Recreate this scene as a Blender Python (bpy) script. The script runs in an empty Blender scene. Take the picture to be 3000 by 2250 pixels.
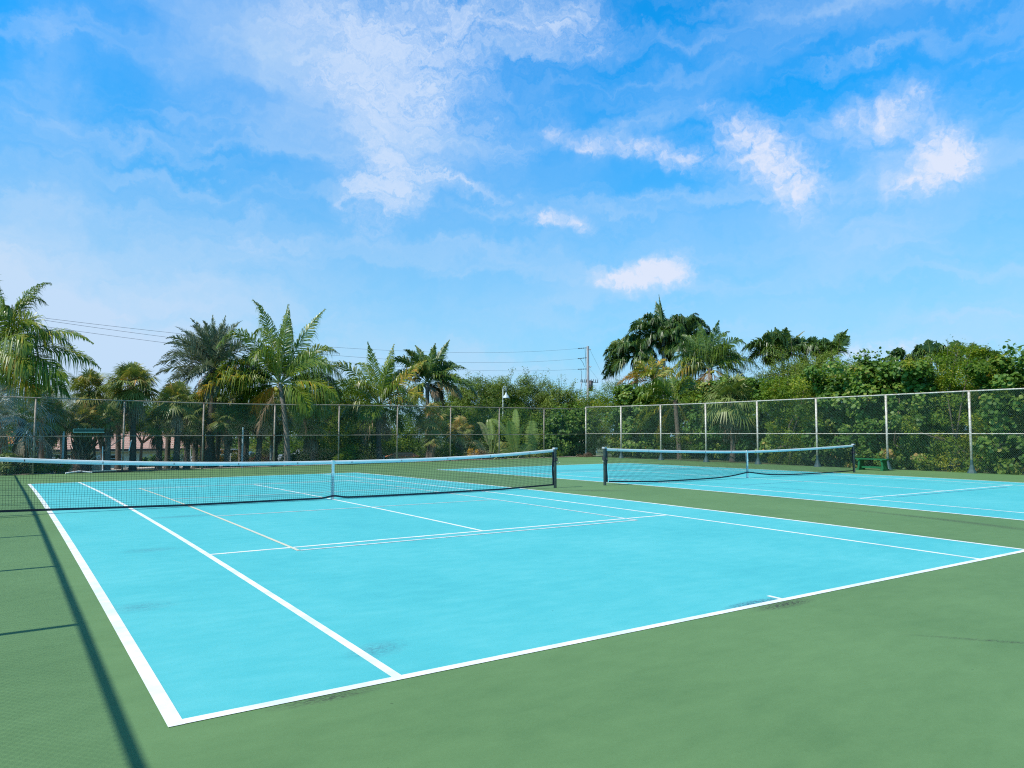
import bpy, math, random
import numpy as np
from mathutils import Vector
rng = np.random.default_rng(7)
random.seed(7)
D2 = bpy.data
sc = bpy.context.scene
COL = sc.collection
R = math.radians
Z3 = np.array([0., 0., 1.])

# ------------------------------------------------------------------ surveyed camera station (metres, x along the nets, y away)
CAM = np.array([-6.3168, -16.3881, 1.4928])
YAW, PIT, ROL, FPX = .6024, .0665, .0006, 2183.8
_f = np.array([math.sin(YAW)*math.cos(PIT), math.cos(YAW)*math.cos(PIT), math.sin(PIT)])
_r = np.array([math.cos(YAW), -math.sin(YAW), 0.])
_u = np.cross(_r, _f)
HR = _r.copy()
HF = np.array([math.sin(YAW), math.cos(YAW), 0.])
def ray(px, py): return _f + _r*(px-1500)/FPX + _u*(1125-py)/FPX
def atY(px, py, Y):
    d = ray(px, py); return CAM + d*((Y-CAM[1])/d[1])
def atX(px, py, X):
    d = ray(px, py); return CAM + d*((X-CAM[0])/d[0])

# ------------------------------------------------------------------ ground heights: courts crowned along the nets
def gz(x, y):
    x = np.asarray(x, float); y = np.asarray(y, float)
    a = np.abs(y)
    c = -.000767*np.where(a < 13, a*a, 169+13*(a-13))
    fx = np.clip(1.0-.04*(x+5), -.25, 1.05)
    return c*np.where(y > 0, fx, 1.0)
def terr(x, y):
    x = np.asarray(x, float); y = np.asarray(y, float)
    b = gz(np.clip(x, -12, 26), np.clip(y, -24, 20.3))
    e = np.maximum(y-20.6, 0)
    d = .028*np.minimum(e, 16)+.09*np.clip(e-16, 0, 20)
    return b-.06-d

# ------------------------------------------------------------------ mesh builder
class MB:
    def __init__(s): s.V = []; s.F = []; s.T = []; s.n = 0
    def add(s, V, F, tint=.5):
        V = np.asarray(V, float).reshape(-1, 3); F = np.asarray(F, int)
        s.V.append(V); s.F.append(F+s.n); s.n += len(V)
        s.T.append(np.broadcast_to(np.asarray(tint, float), (len(V),)).copy())
    def box(s, c, h, rot=0, tint=.5, tilt=None):
        c = np.asarray(c, float); h = np.asarray(h, float)
        P = np.array([[i, j, k] for i in (-1, 1) for j in (-1, 1) for k in (-1, 1)], float)*h
        if tilt is not None: P = P@np.asarray(tilt).T
        if rot:
            q, w = math.cos(rot), math.sin(rot); P = P@np.array([[q, w, 0], [-w, q, 0], [0, 0, 1]])
        s.add(P+c, [[0, 1, 3, 2], [4, 6, 7, 5], [0, 4, 5, 1], [2, 3, 7, 6], [0, 2, 6, 4], [1, 5, 7, 3]], tint)
    def tube(s, P, rad, n=8, tint=.5, caps=True, ref=None):
        P = np.asarray(P, float); m = len(P)
        rad = np.broadcast_to(np.asarray(rad, float), (m,))
        T = np.gradient(P, axis=0); T /= np.linalg.norm(T, axis=1)[:, None]+1e-12
        rf = np.array([0., 0., 1.]) if abs(T[:, 2]).mean() < .8 else np.array([1., 0, 0])
        if ref is not None: rf = np.asarray(ref, float)
        A = np.cross(T, rf); A /= np.linalg.norm(A, axis=1)[:, None]+1e-12
        B = np.cross(T, A)
        a = np.arange(n)*2*math.pi/n + math.pi/n
        V = P[:, None]+rad[:, None, None]*(np.cos(a)[None, :, None]*A[:, None]+np.sin(a)[None, :, None]*B[:, None])
        i = np.arange(m-1)[:, None]*n; j = np.arange(n)[None]; k = (j+1) % n
        F = np.stack([i+j, i+k, i+n+k, i+n+j], -1).reshape(-1, 4)
        s.add(V.reshape(-1, 3), F, tint)
        if caps:
            s.F.append((np.arange(n)[::-1]+s.n-n*m)[None]); s.F.append((np.arange(n)+s.n-n)[None])
    def build(s, name, mat, parent=None, smooth=False, loc=None):
        me = D2.meshes.new(name)
        V = np.concatenate(s.V)
        if loc is not None: V = V-np.asarray(loc)
        me.vertices.add(len(V)); me.vertices.foreach_set('co', V.astype(np.float32).ravel())
        idx = np.concatenate([f.ravel() for f in s.F]).astype(np.int32)
        cnt = np.concatenate([np.full(len(f), f.shape[1]) for f in s.F]).astype(np.int32)
        me.loops.add(len(idx)); me.loops.foreach_set('vertex_index', idx)
        me.polygons.add(len(cnt))
        st = np.concatenate([[0], np.cumsum(cnt)[:-1]]).astype(np.int32)
        me.polygons.foreach_set('loop_start', st); me.polygons.foreach_set('loop_total', cnt)
        me.polygons.foreach_set('use_smooth', np.full(len(cnt), smooth))
        at = me.attributes.new('tint', 'FLOAT', 'POINT'); at.data.foreach_set('value', np.concatenate(s.T).astype(np.float32))
        me.materials.append(mat); me.update(calc_edges=True)
        o = D2.objects.new(name, me); COL.objects.link(o)
        if parent is not None: o.parent = parent
        if loc is not None and parent is None: o.location = loc
        return o
def thing(name, label, cat, loc=(0, 0, 0), rz=0, group=None):
    o = D2.objects.new(name, None); COL.objects.link(o); o.location = loc; o.rotation_euler = (0, 0, rz)
    o.empty_display_size = .2
    return tag(o, label, cat, group)
def tag(o, label, cat, group=None, kind=None):
    o['label'] = label; o['category'] = cat
    if group: o['group'] = group
    if kind: o['kind'] = kind
    return o
def struct(o): o['kind'] = 'structure'; return o
def copy_tree(o, parent=None):
    c = o.copy(); COL.objects.link(c); c.parent = parent
    for ch in [k for k in D2.objects if k.parent == o]: copy_tree(ch, c)
    return c

# ------------------------------------------------------------------ materials
def newmat(name):
    m = D2.materials.new(name); m.use_nodes = True
    return m, m.node_tree.nodes, m.node_tree.links, m.node_tree.nodes['Principled BSDF']
def plain(name, col, rough=.6, metal=0, var=.12, scale=8, bump=.0, c2=None, spec=.5):
    m, N, L, b = newmat(name)
    tc = N.new('ShaderNodeTexCoord'); no = N.new('ShaderNodeTexNoise'); no.inputs['Scale'].default_value = scale; no.inputs['Detail'].default_value = 6
    L.new(tc.outputs['Object'], no.inputs['Vector'])
    r = N.new('ShaderNodeValToRGB'); L.new(no.outputs['Fac'], r.inputs[0])
    r.color_ramp.elements[0].position = .35; r.color_ramp.elements[1].position = .68
    c = np.array(col)
    r.color_ramp.elements[0].color = (*((c*(1-var)) if c2 is None else c2), 1); r.color_ramp.elements[1].color = (*np.minimum(c*(1+var*.5), 1), 1)
    L.new(r.outputs[0], b.inputs['Base Color']); b.inputs['Roughness'].default_value = rough; b.inputs['Metallic'].default_value = metal
    b.inputs['Specular IOR Level'].default_value = spec
    if bump:
        bp = N.new('ShaderNodeBump'); bp.inputs['Strength'].default_value = bump; bp.inputs['Distance'].default_value = .02
        L.new(no.outputs['Fac'], bp.inputs['Height']); L.new(bp.outputs[0], b.inputs['Normal'])
    return m
def foliage(name, cols, rough=.42, trans=.3, tcol=None, spec=.5):
    """cols: list of (pos, colour) over the per-leaf 'tint' value"""
    m, N, L, b = newmat(name)
    at = N.new('ShaderNodeAttribute'); at.attribute_name = 'tint'
    r = N.new('ShaderNodeValToRGB'); L.new(at.outputs['Fac'], r.inputs[0])
    el = r.color_ramp.elements
    while len(el) < len(cols): el.new(.5)
    for e, (p, c) in zip(el, cols): e.position = p; e.color = (*c, 1)
    L.new(r.outputs[0], b.inputs['Base Color']); b.inputs['Roughness'].default_value = rough
    b.inputs['Specular IOR Level'].default_value = spec
    tr = N.new('ShaderNodeBsdfTranslucent'); mx = N.new('ShaderNodeMixShader'); mx.inputs[0].default_value = trans
    hs = N.new('ShaderNodeMixRGB'); hs.blend_type = 'MULTIPLY'; hs.inputs[0].default_value = 1; hs.inputs[2].default_value = (*(tcol or (1.5, 1.5, .55)), 1)
    L.new(r.outputs[0], hs.inputs[1]); L.new(hs.outputs[0], tr.inputs['Color'])
    L.new(b.outputs[0], mx.inputs[1]); L.new(tr.outputs[0], mx.inputs[2])
    L.new(mx.outputs[0], N['Material Output'].inputs['Surface'])
    return m
def mth(N, L, op, a, b=None, clamp=False, c=None):
    n = N.new('ShaderNodeMath'); n.operation = op; n.use_clamp = clamp
    for i, v in enumerate((a, b, c)):
        if v is None: continue
        if isinstance(v, (int, float)): n.inputs[i].default_value = v
        else: L.new(v, n.inputs[i])
    return n.outputs[0]
def court_mat(name, base, dark, light, stains, stain_col, rough=.75):
    """acrylic court paint: broad mottling, fine grit, worn stains at real spots (x, y, rx, ry, rot, strength)"""
    m, N, L, b = newmat(name)
    tc = N.new('ShaderNodeTexCoord'); P = tc.outputs['Object']
    def noise(scale, det=5, ro=.55, mp=None):
        n = N.new('ShaderNodeTexNoise'); n.inputs['Scale'].default_value = scale; n.inputs['Detail'].default_value = det; n.inputs['Roughness'].default_value = ro
        if mp:
            q = N.new('ShaderNodeMapping'); q.inputs['Scale'].default_value = mp; L.new(P, q.inputs[0]); L.new(q.outputs[0], n.inputs['Vector'])
        else: L.new(P, n.inputs['Vector'])
        return n.outputs['Fac']
    n1 = noise(.45, 6, .6); n2 = noise(3.2, 6, .6, (1, 2.2, 1)); n3 = noise(60, 3, .7); n4 = noise(26, 9, .8, (1, 2.6, 1))
    s = mth(N, L, 'ADD', mth(N, L, 'MULTIPLY', n1, .5), mth(N, L, 'MULTIPLY', n2, .35))
    s = mth(N, L, 'ADD', s, mth(N, L, 'MULTIPLY', n3, .22))
    r = N.new('ShaderNodeValToRGB'); L.new(s, r.inputs[0]); e = r.color_ramp.elements
    e[0].position = .36; e[0].color = (*dark, 1); e[1].position = .66; e[1].color = (*light, 1)
    k = e.new(.5); k.color = (*base, 1)
    col = r.outputs[0]
    tot = None
    for (x, y, rx, ry, ro, st) in stains:
        mp = N.new('ShaderNodeMapping'); mp.vector_type = 'TEXTURE'; L.new(P, mp.inputs[0])
        mp.inputs['Location'].default_value = (x, y, 0); mp.inputs['Rotation'].default_value = (0, 0, R(ro)); mp.inputs['Scale'].default_value = (rx, ry, 50)
        g = N.new('ShaderNodeTexGradient'); g.gradient_type = 'SPHERICAL'; L.new(mp.outputs[0], g.inputs[0])
        v = mth(N, L, 'MULTIPLY', g.outputs['Fac'], st)
        tot = v if tot is None else mth(N, L, 'ADD', tot, v)
    if tot is not None:
        w = mth(N, L, 'MULTIPLY', tot, mth(N, L, 'SUBTRACT', mth(N, L, 'MULTIPLY', n4, 4.6), 2.0, True), True)
        mx = N.new('ShaderNodeMixRGB'); L.new(w, mx.inputs[0]); L.new(col, mx.inputs[1]); mx.inputs[2].default_value = (*stain_col, 1); col = mx.outputs[0]
    # tiny specks
    vo = N.new('ShaderNodeTexVoronoi'); vo.inputs['Scale'].default_value = 2.2; L.new(P, vo.inputs['Vector'])
    sp = mth(N, L, 'LESS_THAN', vo.outputs['Distance'], .022)
    sp = mth(N, L, 'MULTIPLY', sp, .55)
    mx = N.new('ShaderNodeMixRGB'); L.new(sp, mx.inputs[0]); L.new(col, mx.inputs[1]); mx.inputs[2].default_value = (*[c*.45 for c in base], 1)
    L.new(mx.outputs[0], b.inputs['Base Color'])
    b.inputs['Roughness'].default_value = rough; b.inputs['Specular IOR Level'].default_value = .35
    bp = N.new('ShaderNodeBump'); bp.inputs['Strength'].default_value = .25; bp.inputs['Distance'].default_value = .004
    n5 = noise(220, 2, .6); L.new(n5, bp.inputs['Height']); L.new(bp.outputs[0], b.inputs['Normal'])
    return m

M = {}
M['blue'] = court_mat('blue_acrylic', (.078, .475, .505), (.062, .425, .468), (.112, .520, .545),
    [(-3.95, -11.2, .32, .2, 20, 1.1), (-4.63, -5.62, .4, .22, 0, .9), (-3.5, -1.84, .9, .22, 0, 1.2), (-.35, -11.78, .5, .1, 0, 2.6), (-1.0, 1.6, .9, .5, 0, 1.2), (-2.4, 7.6, 1.6, .6, 0, .8),
     (13.5, 7.5, 3, .7, 0, 1.2), (17, 5.5, 2.5, .6, 0, 1.2), (12, 3.2, 2, .6, 0, 1.0), (18.5, -8.5, 2.5, .8, 10, .5), (-5.2, -8.9, .35, .25, 0, .8)], (.05, .10, .17))
M['green'] = court_mat('green_acrylic', (.114, .222, .082), (.094, .194, .070), (.134, .252, .096),
    [(6.6, -1.25, 1.3, .42, -38, 1.4), (8.0, -8.6, .2, 2.2, -2, 1.2), (7.85, -10.4, .25, 2.0, -8, 1.3), (9.1, -4.8, .3, 2.4, 6, .7), (-4.6, -11.93, .42, .08, 0, 1.9), (-.15, -11.96, .5, .12, 0, 2.6), (2.4, 15.2, 2.5, .4, 0, .9),
     (-1.5, 18.9, 2.5, .6, 0, 1.0), (16, 17.2, 4, .5, 0, 1.2), (.3, -13.7, .9, .05, -50, 1.5), (12, 13.4, 2.5, .4, 0, .8), (7.2, 5.8, .9, .5, 20, 1.2)], (.045, .05, .035))
M['white_line'] = plain('white_line_paint', (.86, .87, .85), .7, scale=5, c2=(.66, .74, .72))
M['cream_line'] = plain('cream_line_paint', (.66, .58, .40), .7, var=.2, scale=9, c2=(.55, .62, .55))
M['pale_line'] = plain('pale_line_paint', (.66, .74, .74), .7, var=.15, scale=6)
M['faded_line'] = plain('faded_violet_line_paint', (.13, .34, .52), .7, var=.25, scale=4)
M['galv'] = plain('galvanised_steel', (.52, .51, .46), .5, .25, var=.35, scale=14, c2=(.36, .30, .24))
M['galv_d'] = plain('weathered_brown_steel', (.34, .28, .22), .6, .1, var=.4, scale=10)
M['wire_g'] = plain('green_vinyl_wire', (.12, .23, .17), .35, 0, var=.2, scale=2)
M['sleeve'] = plain('green_post_sleeve', (.035, .085, .085), .6, 0, var=.2, scale=9)
M['rust'] = plain('rust', (.26, .11, .06), .8, 0, var=.4, scale=30)
M['netcord'] = plain('black_net_cord', (.012, .018, .02), .7, 0, var=.2)
M['netband'] = plain('white_net_band', (.84, .86, .84), .55, 0, var=.06, scale=6)
M['nettape'] = plain('navy_net_tape', (.008, .010, .030), .35, 0, var=.2)
M['netpost'] = plain('dark_green_net_post', (.035, .055, .05), .4, 0, var=.35, scale=12)
M['chrome'] = plain('brushed_metal', (.6, .62, .63), .3, .8)
M['bench'] = plain('green_bench_paint', (.012, .135, .045), .45, 0, var=.25, scale=12)
M['concrete'] = plain('pale_concrete', (.62, .54, .45), .9, var=.15, scale=4)
M['road'] = plain('asphalt_road', (.10, .10, .10), .9, var=.2, scale=6)
M['lawn'] = plain('lawn_soil', (.055, .11, .025), .95, var=.5, scale=1.5, c2=(.09, .075, .04), bump=.5)
M['stucco'] = plain('beige_stucco', (.70, .65, .52), .9, var=.06, scale=5)
M['fascia'] = plain('dark_fascia', (.10, .06, .05), .7)
M['white'] = plain('white_paint', (.78, .79, .78), .5, var=.05)
M['glass'] = plain('dark_window_glass', (.02, .025, .03), .12, var=.2)
M['utilpole'] = plain('grey_concrete_pole', (.40, .37, .37), .85, var=.12, scale=3)
M['dark'] = plain('dark_steel', (.04, .04, .045), .5)
M['insul'] = plain('pale_insulator', (.5, .5, .52), .3)
M['lamp'] = plain('pale_blue_grey_enamel', (.46, .55, .55), .35, var=.06)
M['trunk'] = plain('palm_trunk_bark', (.25, .21, .17), .9, var=.4, scale=9, bump=.8)
M['trunk_d'] = plain('dark_palm_bark', (.115, .090, .070), .9, var=.45, scale=9, bump=.8)
M['bark'] = plain('grey_brown_bark', (.12, .095, .07), .9, var=.4, scale=8, bump=.6)
M['rachis'] = foliage('frond_stalk', [(0, (.09, .16, .035)), (.6, (.20, .24, .06)), (1, (.36, .22, .07))], trans=.05)
M['wood'] = plain('bare_wood', (.52, .34, .22), .7, var=.15, scale=20)
M['rubber'] = plain('black_rubber', (.02, .015, .02), .7)
M['gboard'] = plain('dark_green_panel', (.008, .075, .055), .4)
M['pgreen'] = plain('pale_green_frame', (.33, .50, .42), .4)
M['coco'] = foliage('coconut_leaf', [(0, (0.038, 0.081, 0.015)), (.35, (0.102, 0.176, 0.019)), (.6, (0.192, 0.259, 0.027)), (.8, (0.415, 0.327, 0.039)), (1, (0.691, 0.297, 0.051))], .35, .28)
M['royal'] = foliage('royal_palm_leaf', [(0, (0.029, 0.068, 0.017)), (.5, (0.067, 0.136, 0.022)), (.8, (0.266, 0.286, 0.044)), (1, (0.399, 0.286, 0.123))], .4, .22)
M['date'] = foliage('silver_date_leaf', [(0, (.10, .135, .085)), (.5, (.19, .235, .155)), (1, (.36, .34, .22))], .5, .2, (1.1, 1.1, .8))
M['sabal'] = foliage('sabal_leaf', [(0, (0.078, 0.127, 0.028)), (.5, (0.164, 0.223, 0.058)), (.8, (0.329, 0.312, 0.096)), (1, (0.622, 0.342, 0.103))], .42, .22)
M['silver'] = foliage('silver_fan_leaf', [(0, (.20, .26, .24)), (.5, (.40, .47, .44)), (1, (.62, .64, .58))], .35, .15, (1, 1, .9))
M['dead'] = foliage('dead_palm_leaf', [(0, (.13, .09, .055)), (.5, (.24, .17, .10)), (1, (.38, .30, .20))], .8, .12, (1, .9, .7))
M['grape'] = foliage('sea_grape_leaf', [(0, (0.049, 0.107, 0.018)), (.45, (0.104, 0.200, 0.030)), (.75, (0.207, 0.289, 0.051)), (.95, (0.329, 0.312, 0.077)), (1, (0.435, 0.286, 0.095))], .45, .34, None, .35)
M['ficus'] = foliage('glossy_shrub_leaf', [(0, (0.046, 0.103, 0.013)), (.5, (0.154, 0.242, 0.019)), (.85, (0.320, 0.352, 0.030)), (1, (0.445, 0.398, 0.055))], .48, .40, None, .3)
M['fine'] = foliage('fine_olive_leaf', [(0, (.070, .115, .018)), (.5, (.150, .225, .030)), (.85, (.25, .31, .045)), (1, (.32, .27, .09))], .5, .35)
M['banana'] = foliage('banana_leaf', [(0, (.16, .24, .045)), (.6, (.30, .38, .10)), (1, (.46, .36, .18))], .35, .3)
M['croton'] = foliage('croton_leaf', [(0, (.45, .18, .02)), (.5, (.55, .34, .03)), (1, (.28, .30, .04))], .4, .25)
M['ti'] = foliage('red_ti_leaf', [(0, (.16, .02, .03)), (1, (.30, .05, .05))], .4, .2, (1.5, .6, .6))
M['ylw'] = foliage('yellow_green_leaf', [(0, (.14, .20, .03)), (1, (.34, .34, .05))], .4, .3)

def tile_mat(name, c1, c2, scale):
    m, N, L, b = newmat(name)
    tc = N.new('ShaderNodeTexCoord')
    w = N.new('ShaderNodeTexWave'); w.wave_type = 'BANDS'; w.bands_direction = 'Z'; w.inputs['Scale'].default_value = scale; w.inputs['Distortion'].default_value = .5; w.wave_profile = 'SAW'
    L.new(tc.outputs['Object'], w.inputs['Vector'])
    n = N.new('ShaderNodeTexNoise'); n.inputs['Scale'].default_value = 3; L.new(tc.outputs['Object'], n.inputs['Vector'])
    r = N.new('ShaderNodeValToRGB'); L.new(mth(N, L, 'ADD', mth(N, L, 'MULTIPLY', w.outputs['Fac'], .8), mth(N, L, 'MULTIPLY', n.outputs['Fac'], .3)), r.inputs[0])
    e = r.color_ramp.elements; e[0].position = .12; e[0].color = (*[c*.35 for c in c2], 1); e[1].position = .95; e[1].color = (*c1, 1); k = e.new(.35); k.color = (*c2, 1)
    L.new(r.outputs[0], b.inputs['Base Color']); b.inputs['Roughness'].default_value = .8
    bp = N.new('ShaderNodeBump'); bp.inputs['Distance'].default_value = .04; L.new(w.outputs['Fac'], bp.inputs['Height']); L.new(bp.outputs[0], b.inputs['Normal'])
    return m
M['tile_pink'] = tile_mat('pink_roof_tile', (.62, .44, .37), (.50, .27, .20), 1.75)
M['tile_orange'] = tile_mat('orange_roof_tile', (.62, .26, .15), (.50, .16, .08), 2.2)

# ------------------------------------------------------------------ ground, courts, markings
def grid_sheet(mb, x0, x1, y0, y1, dz, hf=gz, step=1.0):
    nx = max(2, int(math.ceil((x1-x0)/step))+1); ny = max(2, int(math.ceil((y1-y0)/step))+1)
    X, Y = np.meshgrid(np.linspace(x0, x1, nx), np.linspace(y0, y1, ny), indexing='ij')
    V = np.stack([X, Y, hf(X, Y)+dz], -1).reshape(-1, 3)
    i = np.arange(nx-1)[:, None]*ny; j = np.arange(ny-1)[None]
    mb.add(V, np.stack([i+j, i+ny+j, i+ny+j+1, i+j+1], -1).reshape(-1, 4))
g = MB()
xs = np.concatenate([np.linspace(-400, -40, 10), np.linspace(-30, 60, 46), np.linspace(75, 500, 10)])
ys = np.concatenate([np.linspace(-200, -40, 5), np.linspace(-30, 80, 56), np.linspace(95, 600, 10)])
X, Y = np.meshgrid(xs, ys, indexing='ij'); ny = len(ys)
i = np.arange(len(xs)-1)[:, None]*ny; j = np.arange(ny-1)[None]
g.add(np.stack([X, Y, terr(X, Y)], -1).reshape(-1, 3), np.stack([i+j, i+ny+j, i+ny+j+1, i+j+1], -1).reshape(-1, 4))
struct(g.build('ground', M['lawn'], smooth=True))
g = MB(); grid_sheet(g, -8.75, 24.75, -23, 20.32, 0, step=.6); struct(g.build('court_surround', M['green'], smooth=True))
C2X = 14.62
def court(cx, name):
    b = MB(); grid_sheet(b, cx-5.46, cx+5.46, -11.86, 11.86, .002, step=.6); struct(b.build(name, M['blue'], smooth=True))
court(0, 'court_one'); court(C2X, 'court_two')
def line_sheet(mb, x0, y0, x1, y1, w, dz=.004):
    if abs(x1-x0) > abs(y1-y0): grid_sheet(mb, min(x0, x1), max(x0, x1), y0-w/2, y0+w/2, dz, step=.6)
    else: grid_sheet(mb, x0-w/2, x0+w/2, min(y0, y1), max(y0, y1), dz, step=.6)
def tennis_lines(cx):
    m = MB(); D, S, B, V = 5.45, 4.09, 11.845, 6.40
    for s in (-1, 1):
        line_sheet(m, cx+s*D, -11.885, cx+s*D, 11.885, .085)
        line_sheet(m, cx+s*S, -11.81, cx+s*S, 11.81, .07)
        line_sheet(m, cx-D+.0375, s*(B), cx+D-.0375, s*(B), .075, .0041)
        line_sheet(m, cx-S+.03, s*V, cx+S-.03, s*V, .065)
        line_sheet(m, cx, s*11.807, cx, s*11.66, .05)
    line_sheet(m, cx, -6.37, cx, 6.37, .06)
    return m
struct(tennis_lines(0).build('court_markings', M['white_line']))
struct(tennis_lines(C2X).build('court_markings', M['white_line']))
m = MB(); line_sheet(m, -3.03, -6.70, -3.03, 6.70, .05, .006); struct(m.build('court_markings', M['cream_line']))
m = MB()
line_sheet(m, 3.03, -6.70, 3.03, 6.70, .055, .006)
for s in (-1, 1):
    line_sheet(m, -3.0, s*6.685, 3.0, s*6.685, .055, .006); line_sheet(m, -3.0, s*2.13, 3.0, s*2.13, .05, .006)
struct(m.build('court_markings', M['pale_line']))
m = MB()
for s in (-1, 1):
    line_sheet(m, C2X+s*3.03, -6.70, C2X+s*3.03, 6.70, .022, .006)
    line_sheet(m, C2X-3.0, s*6.69, C2X+3.0, s*6.69, .03, .006); line_sheet(m, C2X-3.0, s*2.13, C2X+3.0, s*2.13, .03, .006)
struct(m.build('court_markings', M['faded_line']))

# ------------------------------------------------------------------ tennis nets
def tennis_net(cx, name, label, hem, billow, zc=.914, ex=1.6):
    t = thing(name, label, 'tennis net', (cx, 0, 0), group='tennis nets')
    XL, XR = -6.4, 6.4
    def top(x): return zc+(1.065-zc)*(np.abs(x)/6.4)**ex
    n = 160; xs = np.linspace(XL+.07, XR-.07, n)
    zt = top(xs); zb = hem(xs)
    yb = billow(xs)
    # posts
    for sx in (XL, XR):
        b = MB(); b.tube([[sx, 0, -.02], [sx, 0, 1.075]], .042, 14)
        p = b.build('post', M['netpost'], t, smooth=False)
        b = MB(); b.box((sx, 0, 1.085), (.05, .05, .022)); b.build('post_cap', M['insul'], p)
        b = MB(); b.tube([[sx+.04*np.sign(sx), -.01, .66], [sx+.12*np.sign(sx), -.06, .70]], .010, 6)
        b.build('cord_hook', M['insul'], p)
        b = MB(); b.box((sx, 0, .78), (.052, .052, .045)); b.tube([[sx, -.05, .78], [sx, -.13, .74], [sx, -.13, .68]], .011, 6); b.build('winch', M['dark'], p)
    # head band : folded white tape, slightly thick, with bright top edge
    b = MB()
    prof = [(-.013, -.070), (-.015, -.03), (-.010, 0.0), (0, .008), (.010, 0.0), (.015, -.03), (.013, -.070)]
    V = np.array([[[x, dy, z+dz] for dy, dz in prof] for x, z in zip(xs, zt)])
    k = len(prof); i = np.arange(n-1)[:, None]*k; j = np.arange(k)[None]
    b.add(V.reshape(-1, 3), np.stack([i+j, i+(j+1) % k, i+k+(j+1) % k, i+k+j], -1).reshape(-1, 4))
    b.build('head_band', M['netband'], t, smooth=False)
    for xx in np.arange(-5.9, 6.2, 1.27):
        b = MB(); b.box((xx, -.018, float(top(xx))-.035), (.006, .003, .02)); b.build('band_stitch', M['dark'], t)
    # bottom tape
    b = MB(); V = np.array([[[x, y-.004, z+.042], [x, y-.004, z], [x, y+.006, z], [x, y+.006, z+.042]] for x, y, z in zip(xs, yb, zb)])
    k = 4; j = np.arange(k)[None]
    b.add(V.reshape(-1, 3), np.stack([i//7*4+j, i//7*4+(j+1) % k, i//7*4+k+(j+1) % k, i//7*4+k+j], -1).reshape(-1, 4))
    b.build('bottom_tape', M['nettape'], t)
    # side tapes
    for sx in (XL+.075, XR-.075):
        b = MB(); zz = np.linspace(float(hem(sx)), float(top(sx))-.03, 9)
        wob = .012*np.sin(zz*9)
        V = np.array([[[sx+w-.028, -.004, z], [sx+w+.028, -.004, z], [sx+w+.028, .004, z], [sx+w-.028, .004, z]] for z, w in zip(zz, wob)])
        ii = np.arange(8)[:, None]*4
        b.add(V.reshape(-1, 3), np.stack([ii+j, ii+(j+1) % 4, ii+4+(j+1) % 4, ii+4+j], -1).reshape(-1, 4))
        b.build('side_tape', M['nettape'], t)
    for sx in (XL, XR):
        s = -np.sign(sx)
        for z in (.25, .45, .62, .85):
            b = MB(); b.tube([[sx, -.03, z], [sx+.05*s, -.01, z+.02], [sx+.09*s, 0, z]], .004, 4, caps=False); b.build('lacing_cord', M['netcord'], t)
    # cords
    b = MB(); r = .0018
    xv = np.arange(XL+.1, XR-.09, .0445)
    zt2 = top(xv)-.05; zb2 = hem(xv)+.03; yb2 = billow(xv)
    m_ = 7; s = np.linspace(0, 1, m_)
    def yprof(yb_, s_): return yb_*(1-s_)**1.0+ .012*np.sin(s_*3.0)
    P = []
    for x, a, c, y in zip(xv, zb2, zt2, yb2):
        z = a+(c-a)*s; yy = yprof(y, s); xx = x+.006*np.sin(s*7+x*3)
        V = np.concatenate([np.stack([xx+dx, yy+dy, z], -1) for dx, dy in ((-r, -r), (r, -r), (r, r), (-r, r))]).reshape(4, m_, 3).transpose(1, 0, 2).reshape(-1, 3)
        q = np.arange(m_-1)[:, None]*4; b.add(V, np.stack([q+j, q+(j+1) % 4, q+4+(j+1) % 4, q+4+j], -1).reshape(-1, 4))
    rows = 20
    xh = np.linspace(XL+.09, XR-.09, 140)
    for kk in range(rows+1):
        s_ = kk/rows
        z = (hem(xh)+.03)+(top(xh)-.05-hem(xh)-.03)*s_+.003*np.sin(xh*11+kk); yy = yprof(billow(xh), s_)
        V = np.stack([np.stack([xh, yy+dy, z+dz], -1) for dy, dz in ((-r, -r), (r, -r), (r, r), (-r, r))], 1).reshape(-1, 3)
        q = np.arange(139)[:, None]*4; b.add(V, np.stack([q+j, q+(j+1) % 4, q+4+(j+1) % 4, q+4+j], -1).reshape(-1, 4))
    b.build('net_mesh', M['netcord'], t)
    # centre strap
    b = MB()
    b.box((0, -.022, zc/2), (.027, .003, zc/2)); b.box((0, .022, zc/2), (.027, .003, zc/2)); b.box((0, 0, zc+.010), (.027, .024, .004))
    b.box((0, -.028, .60), (.030, .004, .012)); b.box((0, -.028, .33), (.030, .004, .008))
    b.build('centre_strap', M['netband'], t)
    b = MB(); b.box((0, 0, .012), (.03, .03, .012)); b.build('ground_anchor', M['chrome'], t)
    return t
def hem1(x):
    x = np.asarray(x, float)
    base = .020+.055*np.clip((-x-3.2)/3.2, 0, 1)+.055*np.clip((x-4.6)/1.8, 0, 1)
    return base+.045*np.exp(-(x/.18)**2)
def bil1(x): return -.16*np.exp(-((np.asarray(x)-1.9)/1.9)**2)-.05*np.exp(-((np.asarray(x)+2.5)/2)**2)-.02
def hem2(x):
    x = np.asarray(x, float)
    return .035+.06*np.clip((-x-4.5)/1.9, 0, 1)+.02*np.clip((x-4.8)/1.6, 0, 1)+.14*np.exp(-np.abs(x/.85)**1.4)
def bil2(x): return -.22*np.exp(-((np.asarray(x)+4)/2.6)**2)-.15*np.exp(-((np.asarray(x)-2.8)/2.2)**2)
tennis_net(0, 'tennis_net', 'black tennis net with pale band across the large near blue court', hem1, bil1, .868, 2.3)
tennis_net(C2X, 'tennis_net', 'black tennis net across the second court, its hem pulled up at the centre strap', hem2, bil2)

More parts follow.
